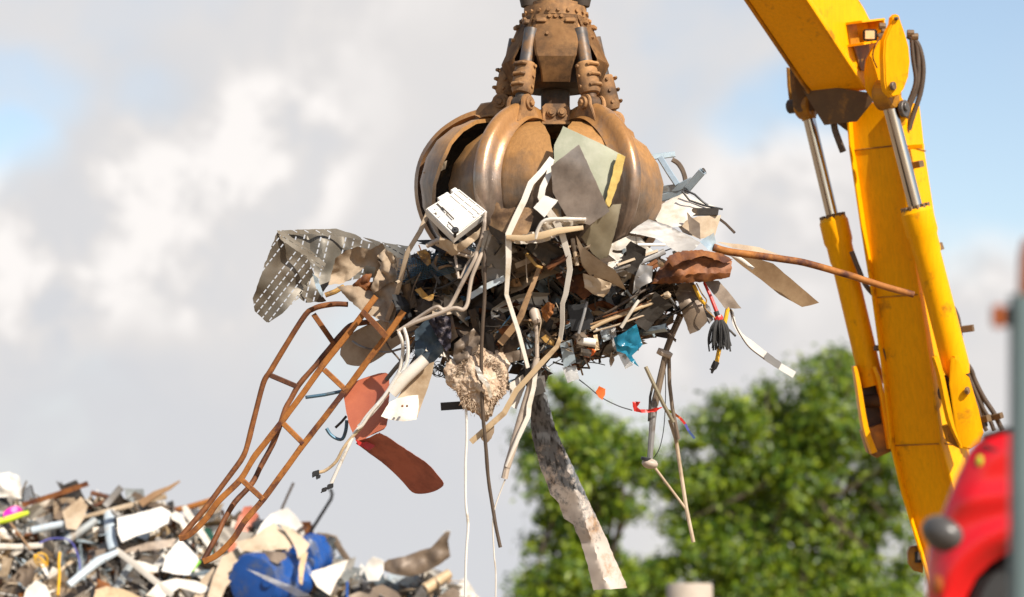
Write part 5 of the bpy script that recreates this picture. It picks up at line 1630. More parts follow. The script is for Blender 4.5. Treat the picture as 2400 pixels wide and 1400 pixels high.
tb('pale_rod', 'rod', 'short thin pale rod joining the stand foot to the long rod', [(1536, 1098, -.36), (1560, 1130, -.34), (1608, 1194, -.3)], 3.2, 'cream')
tb('dark_rod', 'rod', 'grey rod crossing in front of the stand pole', [(1513, 860, -.5), (1528, 892, -.5), (1556, 950, -.48), (1578, 990, -.45)], 4.5, 'olive_sheet')
tb('black_string', 'string', 'thin black string with coloured rags hanging over the trees', [(1357, 890, -.5), (1378, 906, -.5), (1410, 932, -.5), (1450, 952, -.5), (1482, 962, -.5)], 1.3, 'black', smooth=4)
sh('orange_rag', 'rag', 'small orange rag tied on the thin black string', [(1396, 918, -.52), (1404, 905, -.52), (1419, 912, -.52), (1418, 926, -.52), (1412, 938, -.52), (1402, 930, -.52)], 'orange_cloth', crumple=4, freq=.05)
sh('red_rag', 'rag', 'red torn ribbon rag at the end of the black string', [(1482, 942, -.52), (1501, 942, -.52), (1493, 954, -.52), (1500, 960, -.52), (1520, 960, -.52), (1554, 954, -.52), (1536, 966, -.52), (1504, 968, -.52), (1486, 964, -.52)], 'red_plastic', crumple=5, freq=.06)
def build_streamer():
    root = empty('rainbow_streamer', P(1598, 995, -.3), 'streamer', 'rainbow coloured ribbon streamer fluttering before the trees')
    pts = [(1566, 962), (1580, 970), (1594, 980), (1606, 994), (1614, 1010), (1628, 1028)]
    for (a, b), m in zip(zip(pts, pts[1:]), ('lime', 'orange_cloth', 'red_plastic', 'violet', 'blue_plastic')):
        tb('ribbon_band', None, None, [(*a, -.3), (*b, -.3)], [2.8, 2.8], m, parent=root, rb=.8, sec='rect')
build_streamer()

# lower edge and hanging bits
def build_blue_bag():
    root = empty('blue_bag', P(1465, 805, -.7), 'plastic bag', 'torn translucent blue plastic bag at the lower right of the load')
    sh('bag', None, None, [(1438, 792, -1.0), (1466, 778, -1.02), (1492, 760, -1.02), (1498, 784, -1.0), (1506, 808, -1.0), (1492, 824, -1.0), (1481, 834, -1.0), (1498, 860, -1.0), (1478, 848, -1.02), (1466, 830, -1.02), (1446, 824, -1.02)], 'blue_film', parent=root, crumple=10, freq=.04, thick=.8, step=6)
    sh('bag_fold', None, None, [(1404, 772, -.9), (1418, 766, -.9), (1432, 764, -.9), (1431, 796, -.9), (1414, 801, -.88)], 'blue_pale', parent=root, crumple=8, freq=.04, thick=1)
build_blue_bag()
sh('clear_film', 'film', 'strip of clear crinkled film hanging beside the blue bag', [(1430, 760, -.92), (1442, 762, -.92), (1446, 800, -.92), (1468, 826, -.9), (1484, 856, -.88), (1466, 866, -.88), (1452, 836, -.9), (1436, 812, -.92)], 'clear_film', crumple=6, freq=.06, thick=.8)
tb('rolled_can', 'can', 'white tin can with a dark band near the orange rag scrap', [(1352, 796, -1.0), (1364, 799, -1.0), (1396, 804, -1.0)], [9, 10, 10], 'white_clean', hollow=.8, n=14)
sh('orange_scrap', 'scrap piece', 'bright orange plastic scrap at the bottom of the load', [(1366, 824, -.95), (1378, 816, -.95), (1398, 820, -.95), (1392, 832, -.95), (1380, 838, -.95), (1370, 836, -.95)], 'orange_cloth', crumple=5, freq=.06)
sh('cream_rag', 'rag', 'frayed cream rag draped beside the white tin can', [(1390, 786, -1.02), (1400, 784, -1.0), (1404, 810, -1.0), (1406, 820, -.98), (1394, 822, -1.0), (1396, 808, -1.02)], 'bamboo', crumple=6, freq=.07)
sh('grey_sheet', 'sheet', 'bluish grey flat sheet hanging below the centre right', [(1312, 806, -1.0), (1340, 796, -1.0), (1350, 850, -.98), (1322, 862, -.98), (1318, 838, -1.0)], 'galv', crumple=4)
sh('clear_sheet', 'film', 'pale clear sheet dangling under the bluish grey sheet', [(1318, 862, -.95), (1350, 856, -.95), (1358, 888, -.95), (1330, 898, -.95)], 'clear_film', crumple=5)
tb('flat_bar', 'bar', 'brown flat bar twisting down through the middle of the tangle', [(1264, 628, -1.15), (1252, 660, -1.18), (1236, 700, -1.18), (1222, 740, -1.15), (1206, 764, -1.12), (1172, 806, -1.1)], [5, 5, 6, 7, 8, 8], 'paper_brown', rb=[1.5] * 6, sec='rect')
def build_spot():
    root = empty('spot_lamp', P(1256, 745, -1.1), 'lamp', 'small grey spot lamp head in the middle of the tangle')
    tb('head', None, None, [(1250, 728, -1.05), (1252, 732, -1.12), (1258, 752, -1.14), (1260, 758, -1.14)], [7, 12, 11, 7], 'pvc_warm', parent=root, n=14)
    tb('stem', None, None, [(1256, 762, -1.12), (1258, 790, -1.1), (1259, 838, -1.1)], 4.5, 'pvc_warm', parent=root)
    tb('cord', None, None, [(1262, 742, -1.2), (1268, 752, -1.2), (1264, 780, -1.2), (1260, 806, -1.18)], 1.2, 'cream', parent=root, smooth=4)
build_spot()
sh('orange_board', 'scrap piece', 'orange brown splintered board right of the spot lamp', [(1268, 724, -1.1), (1284, 708, -1.12), (1300, 714, -1.12), (1296, 736, -1.12), (1280, 756, -1.1), (1272, 744, -1.1)], 'rust_orange', crumple=8, freq=.06, thick=4)
sh('yellow_board', 'scrap piece', 'mustard splintered board low beside the beige channel strip', [(1268, 792, -1.1), (1280, 784, -1.1), (1300, 800, -1.1), (1298, 812, -1.1), (1282, 806, -1.1)], 'gold', crumple=6, freq=.06, thick=3)
tb('gold_twig', 'scrap piece', 'curled mustard strip dangling under the crushed frame', [(1234, 596, -1.2), (1244, 608, -1.25), (1256, 622, -1.28), (1270, 628, -1.28)], [4, 6, 6, 3], 'gold', rb=[2] * 4, smooth=3, wob=3)
sh('beige_bar', 'bar', 'flat beige bar sloping across the dark upper tangle', [(1206, 618, -1.08), (1250, 600, -1.1), (1296, 588, -1.1), (1298, 600, -1.1), (1250, 614, -1.1), (1210, 630, -1.08)], 'beige', thick=5)
sh('blue_bar', 'bar', 'pale blue grey bar sloping left of the long white strip', [(1100, 688, -1.05), (1140, 664, -1.08), (1180, 646, -1.08), (1186, 658, -1.05), (1140, 680, -1.08), (1104, 702, -1.05)], 'blue_pale', thick=5)
tb('cross_rod', 'rod', 'brown rod rising behind the grey beige strip', [(1264, 640, -1.1), (1280, 606, -1.12), (1304, 582, -1.12), (1316, 566, -1.1)], 3.5, 'rust_dark')
tb('upright_pipe', 'pipe', 'pale upright pipe left of the curved beige sheet', [(1342, 560, -1.2), (1346, 590, -1.22), (1352, 622, -1.2)], 5, 'cream')
rn = random.Random(8)
for i, (x0, y0, x1, y1, m, d) in enumerate(((1384, 772, 1572, 694, 'bamboo', 'pale'), (1382, 760, 1560, 690, 'paper_brown', 'brown'), (1396, 748, 1520, 676, 'dark_brown', 'dark'), (1390, 780, 1540, 726, 'beige', 'beige'), (1410, 742, 1548, 702, 'rust', 'rusty'))):
    tb('long_rod', 'rod', ('pale rod topmost in the rod bundle at right', 'brown rod under the pale one in the bundle at right', 'dark rod at the upper left of the rod bundle', 'beige rod lowest in the rod bundle at right', 'rusty rod in the middle of the rod bundle')[i],
       [(x0, y0, -1.0), ((x0 + x1) / 2, (y0 + y1) / 2 + rn.uniform(-4, 6), -1.0), (x1, y1, -.85)], (4.2, 2.2, 3, 2, 2)[i], m, smooth=4, wob=4, group='rods bundled in the load')
tb('rod_end', 'rod', 'white capped knob end of the rod bundle', [(1556, 692, -.9), (1564, 690, -.9), (1570, 694, -.9)], [5, 8, 5], 'cream', wob=2)
tb('hung_rod', 'rod', 'thin grey rod hanging from the rod bundle knob to the stand', [(1568, 696, -.85), (1580, 712, -.7), (1594, 732, -.5)], 3, 'grey')
tb('white_rod', 'rod', 'short white rod standing out from the rod bundle', [(1456, 768, -1.1), (1476, 736, -1.12), (1497, 704, -1.1)], 4, 'white')
tb('white_rod', 'rod', 'slim grey white rod hanging left of the rod bundle', [(1376, 708, -1.05), (1368, 740, -1.08), (1356, 782, -1.08)], 3.5, 'grey')

def build_shaded_sheet():
    bm = sheet_bm([(1236, 918, -.75), (1262, 912, -.9), (1282, 928, -.8), (1300, 1000, -.78), (1326, 1060, -.75), (1346, 1100, -.75), (1376, 1166, -.72), (1404, 1224, -.72), (1436, 1296, -.72), (1470, 1378, -.72), (1430, 1382, -.86), (1391, 1384, -.74), (1376, 1320, -.74), (1358, 1262, -.76), (1344, 1230, -.78), (1322, 1216, -.78), (1310, 1180, -.78), (1290, 1160, -.74), (1284, 1140, -.76), (1266, 1096, -.76), (1248, 1030, -.76)],
                  0, crumple=7, freq=.012, thick=1.8, step=7, jag=2, uv=(0, 480, 1e9), crease=(1270, 912, 1426, 1382, 35, 24))
    lay = bm.loops.layers.uv['slots']
    for f in bm.faces:
        for l in f.loops:
            py = 700 - (l.vert.co - CAM).dot(UP) / ((l.vert.co - CAM).dot(FWD) / D0 / 240)
            px = 1200 + (l.vert.co - CAM).dot(RT) / ((l.vert.co - CAM).dot(FWD) / D0 / 240)
            l[lay].uv = (px / 480, ((py - 910) - .9 * (px - 1236 - (py - 910) * .42)) / 480 - .08)  # slanted coordinate that sets the edge of the painted shadow
    obj('shaded_sheet', bm, 'shaded_sheet', None, 'sheet', 'long folded sheet hanging lowest, shade painted dark above and pale below', angle=35)
build_shaded_sheet()
tb('sheet_fold', 'sheet', 'dark upper fold above the long folded sheet', [(1250, 860, -.9), (1250, 890, -.92), (1262, 925, -.9)], [18, 20, 18], 'dark', rb=5, sec='bev')
def build_bulb_pole():
    root = empty('bulb_pole', P(1225, 970, -1.0), 'pole', 'pale grey pole with a swollen end hanging left of the long folded sheet')
    tb('shaft', None, None, [(1258, 838, -1.0), (1246, 900, -1.0), (1222, 980, -1.0), (1204, 1046, -1.0)], [7, 9, 9.5, 9.5], 'pvc_warm', parent=root, n=12)
    tb('swelling', None, None, [(1206, 1036, -1.0), (1201, 1054, -1.0), (1195, 1074, -1.0), (1189, 1094, -1.0)], [9, 15, 15, 8], 'pvc_warm', parent=root, smooth=4, n=14)
    tb('end_tube', None, None, [(1189, 1092, -1.0), (1182, 1122, -1.0)], 7.5, 'pvc_warm', parent=root, hollow=.7)
build_bulb_pole()
tb('pale_strap', 'strap', 'pale wrinkled strap running along the swollen pole', [(1256, 870, -1.06), (1250, 910, -1.06), (1240, 950, -1.06), (1238, 975, -1.06), (1222, 1010, -1.06), (1200, 1060, -1.08), (1186, 1094, -1.08)], [5, 5, 6, 6, 6, 4, 2], 'white', rb=1.5, sec='rect', twist=1)
tb('thin_wire', 'wire', 'thin pale wire falling from the swollen pole to the bottom edge', [(1184, 1124, -1.0), (1174, 1150, -1.0), (1159, 1194, -1.0), (1155, 1230, -1.0), (1158, 1300, -1.0), (1162, 1345, -1.0), (1161, 1440, -1.0)], 1.7, 'white', smooth=5)
tb('hanging_wire', 'wire', 'long white wire hanging straight down left of the black cable', [(1088, 915, -1.0), (1092, 960, -1.0), (1094, 1020, -1.0), (1091, 1090, -1.0), (1092, 1180, -1.0), (1097, 1230, -1.0), (1092, 1310, -1.0), (1090, 1450, -1.0)], 3, 'white_clean', smooth=5)
def build_fibre():
    bm = bmesh.new()
    bmesh.ops.create_icosphere(bm, subdivisions=6, radius=1)
    for v in bm.verts:
        p = v.co.copy()
        s = 1 + .45 * nz(p, 1.5, 2) + .09 * (1 - 2 * abs(nz(p, 3.4, 5))) + .07 * nz(p, 9, 6) + .06 * nz(p, 21, 7)
        taper = 1 - .12 * max(0, -p.z)
        v.co = P(1124 + 14 * p.z * -.5, 893, -.95) + RT * (p.x * s * taper * px2m(60)) + UP * (p.z * s * px2m(72)) + FWD * (p.y * s * .18)
    rn = random.Random(3)
    for i in range(420):        # loose fibres round the edge
        a = rn.uniform(0, 6.28)
        x, y = 1124 + 58 * math.cos(a) * rn.uniform(.6, 1), 893 + 70 * math.sin(a) * rn.uniform(.6, 1)
        dx, dy = math.cos(a) * rn.uniform(4, 16), math.sin(a) * rn.uniform(4, 16) + 4
        sweep(bm, pp([(x, y, -1.05), (x + dx * .6 + rn.uniform(-4, 4), y + dy * .5, -1.08), (x + dx, y + dy, -1.06)]), px2m(rn.uniform(.4, 1)), None, 'round', 3)
    obj('fibre_lump', bm, 'insulation', None, 'insulation', 'ragged lump of tan fibre insulation hanging below the load', angle=180)
build_fibre()
sh('fibre_tail', 'insulation', 'torn tan fibre tail drooping left of the insulation lump', [(1062, 860, -1.05), (1092, 850, -1.1), (1106, 880, -1.12), (1096, 915, -1.1), (1092, 950, -1.05), (1086, 960, -1.05), (1078, 938, -1.05), (1066, 910, -1.05), (1058, 886, -1.05)], 'insulation', crumple=10, freq=.04, jag=4, angle=60)
sh('white_tatter', 'rag', 'narrow white tatter lying on the insulation lump', [(1112, 858, -1.2), (1124, 862, -1.2), (1134, 884, -1.2), (1148, 900, -1.2), (1154, 930, -1.18), (1148, 934, -1.18), (1140, 908, -1.2), (1124, 890, -1.2)], 'white_clean', crumple=4, freq=.08)
sh('grey_rag', 'rag', 'grey brown rag bundled above the insulation lump', [(1064, 806, -1.0), (1084, 790, -1.05), (1110, 770, -1.0), (1126, 790, -1.05), (1120, 822, -1.1), (1100, 846, -1.1), (1074, 864, -1.05), (1062, 840, -1.02)], 'taupe', crumple=16, freq=.03, step=6, angle=60)
tb('dark_channel', 'bar', 'short black channel bar sticking out below the load on the left', [(1033, 953, -.7), (1080, 950, -.7), (1122, 944, -.7)], 9, 'black', sec='chan')
tb('dark_pin', 'rod', 'thin dark pin below the insulation lump', [(1106, 968, -.8), (1124, 962, -.8), (1144, 956, -.8)], 1.8, 'black')
sh('curled_band', 'band', 'dark curled band left of the insulation lump', [(1026, 856, -.8), (1038, 858, -.82), (1054, 880, -.82), (1060, 904, -.8), (1054, 902, -.8), (1044, 884, -.82)], 'black', thick=2)
def build_coils():
    bm = bmesh.new()
    rn = random.Random(12)
    for i in range(22):
        x, y, r = rn.gauss(1036, 16), rn.gauss(864, 14), rn.uniform(7, 14)
        t = rn.uniform(0, 3); e = rn.uniform(.6, 1)
        sweep(bm, pp([(x + r * math.cos(k / 10 * 6.283), y + r * e * math.sin(k / 10 * 6.283 + t * .2), -.78 + .03 * math.sin(k)) for k in range(11)]), px2m(.75), None, 'round', 4)
    for i in range(16):
        x, y, r = 952 + (i % 4) * 11 + rn.uniform(-3, 3), 792 + (i // 4) * 13 + rn.uniform(-3, 3), rn.uniform(6, 9)
        sweep(bm, pp([(x + r * math.cos(k / 6 * 6.283 + .3), y + r * math.sin(k / 6 * 6.283), -.75) for k in range(7)]), px2m(.7), None, 'round', 4)
    obj('wire_coils', bm, 'black', None, 'wire', 'tangle of thin black wire loops below the left of the load')
build_coils()
sh('blue_cloth', 'cloth', 'dusty dark blue cloth hanging at the left of the load', [(972, 776, -.85), (1000, 748, -.88), (1022, 746, -.9), (1030, 790, -.92), (1040, 824, -.92), (1020, 846, -.9), (1000, 870, -.9), (980, 880, -.88), (972, 830, -.86)], 'denim', crumple=14, freq=.022, step=6, angle=70)
sh('check_cloth', 'cloth', 'dark checked cloth twisted beside the dusty blue cloth', [(1004, 752, -1.0), (1024, 740, -1.02), (1056, 742, -1.0), (1058, 780, -1.02), (1056, 815, -1.0), (1046, 824, -1.0), (1032, 806, -1.02), (1020, 782, -1.04)], 'dark_cloth', crumple=18, freq=.045, step=5, angle=70)
tb('rolled_tube', 'tube', 'dirty white rolled tube pointing down to the left', [(918, 922, -1.0), (950, 884, -1.0), (998, 842, -.98)], [13, 15, 14], 'white', hollow=.8, n=14, wob=3)
sh('white_board', 'sheet', 'pale tapering sheet behind the dirty rolled tube', [(950, 900, -.92), (1000, 856, -.9), (1018, 848, -.9), (1012, 880, -.9), (1004, 906, -.9), (990, 944, -.9), (978, 980, -.92), (930, 936, -.94)], 'cream', crumple=4)
def build_tin():
    root = empty('crushed_tin', P(938, 955, -1.1), 'tin', 'crushed pale metal tin end with two small round holes')
    sh('tin_end', None, None, [(893, 976, -1.15), (912, 944, -1.1), (930, 934, -1.05), (956, 928, -1.05), (980, 926, -1.05), (982, 954, -1.1), (976, 984, -1.12), (944, 988, -1.15), (916, 984, -1.15)], 'white', parent=root, crumple=16, freq=.016, step=6, thick=2.5, angle=30)
    for x in (943, 954):
        bm = bmesh.new()
        disc_bm(bm, P(x, 952, -1.26), FWD, px2m(2.6), .06, 14)
        obj('hole_rim', bm, 'rust_dark', root)
build_tin()
def build_oval():
    pts = [(797, 832), (803, 806), (824, 782), (860, 762), (905, 744), (945, 730), (985, 724), (1002, 734), (1004, 752), (990, 772), (958, 794), (920, 818), (886, 842), (858, 856), (830, 858), (806, 850)]
    sh('oval_board', 'board', 'large tan oval board behind the rusty frame', [(x, y, -.15 - (x - 900) * .002) for x, y in pts], 'beige', thick=5, crumple=2, freq=.01, ridged=False, soft=3)
build_oval()
tb('grey_twig', 'wire', 'grey wire crossing in front of the tan oval board', [(826, 800, -.1), (846, 812, -.15), (872, 820, -.2), (905, 826, -.3), (940, 818, -.4), (970, 812, -.5)], 2.6, 'grey', smooth=4)
tb('brown_wire', 'wire', 'brown wire sagging from the tan oval board to the cords', [(904, 800, -.4), (914, 818, -.45), (930, 836, -.5), (942, 852, -.6)], 2.2, 'taupe', smooth=4)
tb('dark_wire', 'wire', 'dark slanting tube between the red paddle and the blue cloth', [(905, 890, -.7), (930, 860, -.75), (952, 836, -.8), (974, 800, -.82)], 5, 'dark')

def build_ladder():
    root = empty('rusty_ladder', P(650, 1000, -.5), 'metal frame', 'bent rusty tubular frame with crossbars hanging far out to the left')
    z1, z2 = -.1, -.6
    rails = [([(815, 714, -.1), (785, 713, -.12), (752, 718, -.15), (733, 725, -.15), (716, 738, -.15), (676, 800, -.15), (636, 867, -.15), (621, 889, -.15), (611, 920, -.16), (592, 996, -.18), (582, 1035, -.2), (571, 1068, -.22), (545, 1106, -.25), (514, 1148, -.3), (484, 1188, -.35), (452, 1226, -.42), (422, 1260, -.5)], 'rust'),
             ([(866, 754, -.1), (830, 760, -.12), (815, 768, -.12), (800, 784, -.12), (785, 801, -.12), (740, 856, -.13), (700, 903, -.14), (682, 935, -.15), (669, 958, -.16), (655, 1000, -.18), (643, 1032, -.2), (631, 1057, -.22), (612, 1092, -.24), (597, 1123, -.27), (580, 1146, -.3), (550, 1178, -.34), (530, 1210, -.38), (508, 1256, -.44), (477, 1314, -.5)], 'rust_dark'),
             ([(882, 695, -.7), (852, 735, -.7), (805, 796, -.68), (757, 856, -.66), (710, 922, -.64), (661, 988, -.62), (630, 1028, -.6), (601, 1064, -.58), (583, 1094, -.57), (565, 1122, -.56), (538, 1150, -.55), (510, 1178, -.54), (486, 1212, -.53), (456, 1244, -.52), (436, 1258, -.51), (421, 1262, -.5)], 'rust_orange'),
             ([(946, 730, -.8), (906, 788, -.78), (856, 854, -.74), (807, 919, -.7), (758, 982, -.66), (708, 1046, -.62), (662, 1110, -.6), (617, 1171, -.58), (594, 1198, -.57), (572, 1224, -.56), (552, 1256, -.55), (530, 1282, -.53), (505, 1304, -.52), (478, 1316, -.5)], 'rust_orange')]
    for p, m in rails:
        tb('rail', None, None, p, 6.4 if m != 'rust_orange' else 6.8, m, parent=root, sec='bev' if m == 'rust_orange' else 'round', smooth=3, n=10)
    for a, b in (((850, 730, -.72), (906, 787, -.78)), ((760, 867, -.67), (810, 914, -.71)), ((664, 993, -.63), (711, 1040, -.63)), ((568, 1126, -.57), (617, 1171, -.59))):
        tb('rung', None, None, [a, b], 6, 'rust_orange', parent=root, sec='bev')
    for a, b, m in (((735, 737, -.2), (783, 806, -.14), 'rust'), ((634, 880, -.16), (700, 908, -.14), 'rust_dark')):
        tb('rung', None, None, [a, b], 6, m, parent=root, sec='bev')
build_ladder()
tb('rust_end', 'bar', 'short rusty flat bar crossing the top of the rusty frame', [(905, 790, -.86), (880, 762, -.86), (850, 730, -.84)], 6, 'rust', sec='angle')
tb('blue_bar', 'rod', 'thin blue grey rod poking left through the rusty frame', [(716, 932, -.4), (760, 926, -.4), (808, 916, -.38)], 4, 'blue_steel')
tb('blue_hook', 'hook', 'small blue steel hook left of the red paddle', [(765, 1004, -.5), (774, 1018, -.5), (788, 1028, -.5), (802, 1029, -.5), (810, 1010, -.5), (813, 985, -.5)], 4, 'blue_steel', smooth=3)
tb('dark_spoke', 'rod', 'short dark rod above the small blue steel hook', [(786, 1003, -.48), (800, 990, -.48), (812, 976, -.46)], 3, 'dark')

def build_paddle():
    root = empty('red_paddle', P(900, 1010, -.7), 'paddle', 'salmon red plastic scoop with a broad flat handle hanging at the lower left')
    sh('blade', None, None, [(806, 934, -.62), (815, 912, -.6), (830, 896, -.6), (866, 882, -.62), (904, 874, -.68), (912, 892, -.72), (911, 940, -.74), (906, 998, -.74), (884, 1014, -.74), (862, 1024, -.74), (842, 1038, -.72), (828, 1018, -.68), (812, 976, -.65)], 'salmon', parent=root, crumple=4, freq=.006, ridged=False, thick=7, step=7, angle=50, soft=3)
    sh('handle', None, None, [(834, 1040, -.62), (866, 1026, -.86), (893, 1017, -1.0), (940, 1046, -1.02), (1000, 1086, -1.0), (1024, 1112, -.96), (1040, 1134, -.88), (1030, 1146, -.78), (1012, 1154, -.68), (988, 1158, -.58), (966, 1154, -.52), (944, 1130, -.54), (918, 1104, -.56), (880, 1072, -.58)], 'salmon_shaded', parent=root, crumple=5, freq=.006, ridged=False, thick=12, step=7, angle=50, bow=-8, soft=3)
    sh('joint', None, None, [(832, 1030, -.76), (850, 1038, -.8), (874, 1026, -.8), (890, 1014, -.78), (896, 1022, -.78), (878, 1046, -.82), (866, 1056, -.82), (840, 1044, -.8)], 'red_plastic', parent=root, thick=5)
build_paddle()
def build_cord(path, label, plug, mat, r=4.2):
    root = empty('power_cord', P(*path[0]), 'cord', label, 'cut power cords')
    tb('cable', None, None, path, r, mat, parent=root, smooth=4, wob=1.5)
    x, y, z = path[-1]
    bm = bmesh.new()
    for dx, dy, w in plug:
        box_bm(bm, P(x + dx, y + dy, z), RT * px2m(w) + UP * px2m(w * .3), UP * px2m(w * .8), FWD * .03, .006)
        sweep(bm, [P(x + dx, y + dy, z), P(x + dx * 1.2 - w * .8, y + dy + w * 1.2, z)], px2m(1.4), None, 'round', 5)
    obj('plug', bm, 'black', root)
build_cord([(936, 872, -1.05), (900, 930, -1.02), (862, 974, -1.0), (842, 1002, -.98), (828, 1020, -.98), (806, 1068, -.98), (776, 1134, -.96)], 'white cord ending in a black plug, lower of two', [(-2, 6, 7), (-16, 14, 6)], 'white_clean')
build_cord([(848, 1000, -1.0), (820, 1030, -.98), (804, 1052, -.98), (788, 1082, -.96), (764, 1102, -.95), (746, 1108, -.95)], 'beige cord ending in a blue black plug, upper of two', [(-6, 2, 8), (0, 10, 5)], 'bamboo', 3.6)
tb('knot', 'rag', 'white knotted rag on the cords before the red paddle', [(884, 950, -1.04), (868, 970, -1.04), (850, 996, -1.03), (838, 1004, -1.02)], [3, 6, 6.5, 4], 'white', wob=3, smooth=3)
sh('inner_plate', 'sheet', 'torn brown plate inside the opened left claw', [(990, 405, -.2), (1020, 392, -.3), (1048, 376, -.35), (1044, 396, -.4), (1010, 412, -.3)], 'beige', crumple=7, freq=.05)
sh('dark_pelt', 'sheet', 'dark brown crumpled sheet under the left of the load', [(968, 700, -.7), (1010, 706, -.75), (1040, 690, -.8), (1040, 730, -.85), (1000, 745, -.8), (975, 738, -.7)], 'dark_brown', crumple=12, freq=.03)
sh('silver_sheet', 'sheet', 'long tattered grey sheet along the bottom of the load', [(1160, 836, -.95), (1200, 824, -1.0), (1250, 816, -1.0), (1240, 840, -1.0), (1196, 850, -.98)], 'taupe', crumple=7, freq=.04)
sh('white_tip', 'sheet', 'white bent sheet behind the beige channel strip', [(1194, 900, -.9), (1226, 878, -.9), (1232, 905, -.9), (1210, 960, -.92), (1196, 950, -.92)], 'white', crumple=6)
sh('grey_gusset', 'sheet', 'dark grey triangular sheet beside the swollen pole top', [(1250, 884, -.95), (1276, 880, -.95), (1280, 906, -.93), (1268, 920, -.93), (1252, 902, -.95)], 'grey', crumple=4)
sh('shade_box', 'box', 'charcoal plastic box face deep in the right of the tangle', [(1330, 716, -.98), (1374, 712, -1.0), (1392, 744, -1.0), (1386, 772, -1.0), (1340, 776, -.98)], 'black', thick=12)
sh('ragged_plate', 'sheet', 'dark ragged plate under the rod bundle', [(1440, 770, -.85), (1500, 730, -.8), (1512, 736, -.8), (1500, 758, -.8), (1460, 782, -.82)], 'dark', crumple=5)

# ------------------------------------------------------------------ scrap heap, lower left
HZ = 11.0
RIDGE = [(-300, 1135), (0, 1150), (60, 1180), (200, 1178), (300, 1176), (400, 1200), (480, 1215), (560, 1225), (650, 1222), (700, 1260), (760, 1320), (830, 1352), (900, 1358), (980, 1345), (1040, 1350), (1075, 1395), (1110, 1450), (1250, 1640)]


def ridge(x):
    for (a, b), (c, d) in zip(RIDGE, RIDGE[1:]):
        if a <= x <= c: return b + (d - b) * (x - a) / (c - a)
    return RIDGE[0][1] if x < 0 else RIDGE[-1][1]


def heap_depth(x, y):
    return HZ - max(0, y - ridge(x)) / 175 * .9


def heap_core(verts, faces, mi):
    cols = 70
    base = len(verts)
    rows = 18
    for i in range(cols + 1):
        x = -300 + i * 1560 / cols
        top = P(x, ridge(x) + 14, HZ + .25)
        back = Vector((top.x, top.y + 3.5, 0))
        verts.append(back)
        for j in range(rows + 1):
            t = j / rows
            zz = top.z * (1 - t)
            p = Vector((top.x, top.y - (top.z - zz) * 1.05, zz))
            if 0 < j < rows: p += Vector((nz(p, 1.2, 1), nz(p, 1.2, 2), nz(p, 1.2, 3))) * .22
            verts.append(p)
    st = rows + 2
    for i in range(cols):
        for j in range(rows + 1):
            q = base + i * st + j
            faces.append((q, q + 1, q + st + 1, q + st)); mi.append(0)


def heap_region(rnd):
    while True:
        x = rnd.uniform(-290, 1110)
        y = ridge(x) + abs(rnd.gauss(0, 1)) * 110 + 12
        if y < 1450: return x, y


o = rubble('scrap_heap', 3400, heap_region, heap_depth,
           [('heap_core', .6), ('white', 4.0), ('white_clean', 3.4), ('cream', 1.6), ('beige', .8), ('grey', 1.8), ('alu', 2.2), ('galv', 1.6), ('rust', .8), ('dark', .7), ('rust_dark', .4), ('taupe', .8), ('wood', .4), ('grey_pvc', .8), ('bamboo', .4), ('blue_pale', .3), ('gold', .12)],
           (7, 54), 5, heap_core, tubes=.40, spread=.13)
o['label'] = 'heap of small pale scrap pieces'


def hs(name, cat, label, poly, mat, lift=.5, **kw):
    """sheet lying on the heap: depth follows the slope, lifted towards the camera"""
    poly = [(p[0], p[1], heap_depth(p[0], p[1]) - lift + (p[2] if len(p) > 2 else 0)) for p in poly]
    kw.setdefault('crumple', 6); kw.setdefault('freq', .02); kw.setdefault('thick', 2)
    return sheet(name, cat, label, poly, mat, **kw)


def ht(name, cat, label, path, r, mat, lift=.5, **kw):
    path = [(p[0], p[1], heap_depth(p[0], p[1]) - lift + (p[2] if len(p) > 2 else 0)) for p in path]
    r = [q * 1.37 for q in r] if isinstance(r, list) else r * 1.37
    if kw.get('rb') is not None: kw['rb'] = kw['rb'] * 1.37 if not isinstance(kw['rb'], list) else [q * 1.37 for q in kw['rb']]
    return tube(name, cat, label, path, r, mat, **kw)


hs('white_sack', 'sack', 'white crumpled sack on the heap crest at the far left', [(-20, 1112), (4, 1110), (22, 1107), (44, 1116), (50, 1140), (50, 1170), (24, 1164), (-20, 1168)], 'white_clean', crumple=18, freq=.025, angle=60)
def build_basket():
    bm = bmesh.new()
    for i in range(6):
        t = i / 5
        sweep(bm, pp([(52 + 20 * t, 1150 - 12 * t, HZ - .2), (56 + 26 * t, 1182 - 6 * t, HZ - .2)]), .006, None, 'round', 4)
        sweep(bm, pp([(52 + t * 3, 1150 + 28 * t, HZ - .2), (74 + t * 8, 1137 + 34 * t, HZ - .2)]), .005, None, 'round', 4)
    sweep(bm, pp([(52, 1150, HZ - .2), (73, 1137, HZ - .2), (85, 1178, HZ - .2), (56, 1182, HZ - .2), (52, 1150, HZ - .2)]), .011, None, 'round', 6)
    obj('wire_basket', bm, 'dark', None, 'basket', 'small dark wire basket beside the white crumpled sack')
build_basket()
ht('rust_bar', 'bar', 'long rusty angle bar rising to the right on the crest', [(52, 1184), (130, 1160), (207, 1133)], 6, 'rust', sec='angle')
hs('magenta_pot', 'pot', 'bright magenta plastic pot near the left edge', [(8, 1202), (22, 1190), (40, 1186), (52, 1196), (48, 1210), (20, 1216), (4, 1214)], 'magenta', crumple=10, bow=-14, freq=.03, thick=5, angle=60, soft=3)
ht('lime_tube', 'tube', 'lime green plastic tube below the magenta pot', [(-10, 1224), (20, 1217), (48, 1207), (66, 1202)], [8, 8, 7, 5], 'lime', n=12)
ht('rust_stub', 'pipe', 'short dark rusty pipe stub against the sky', [(213, 1155), (235, 1160), (258, 1168)], 5.5, 'rust_dark', hollow=.7)
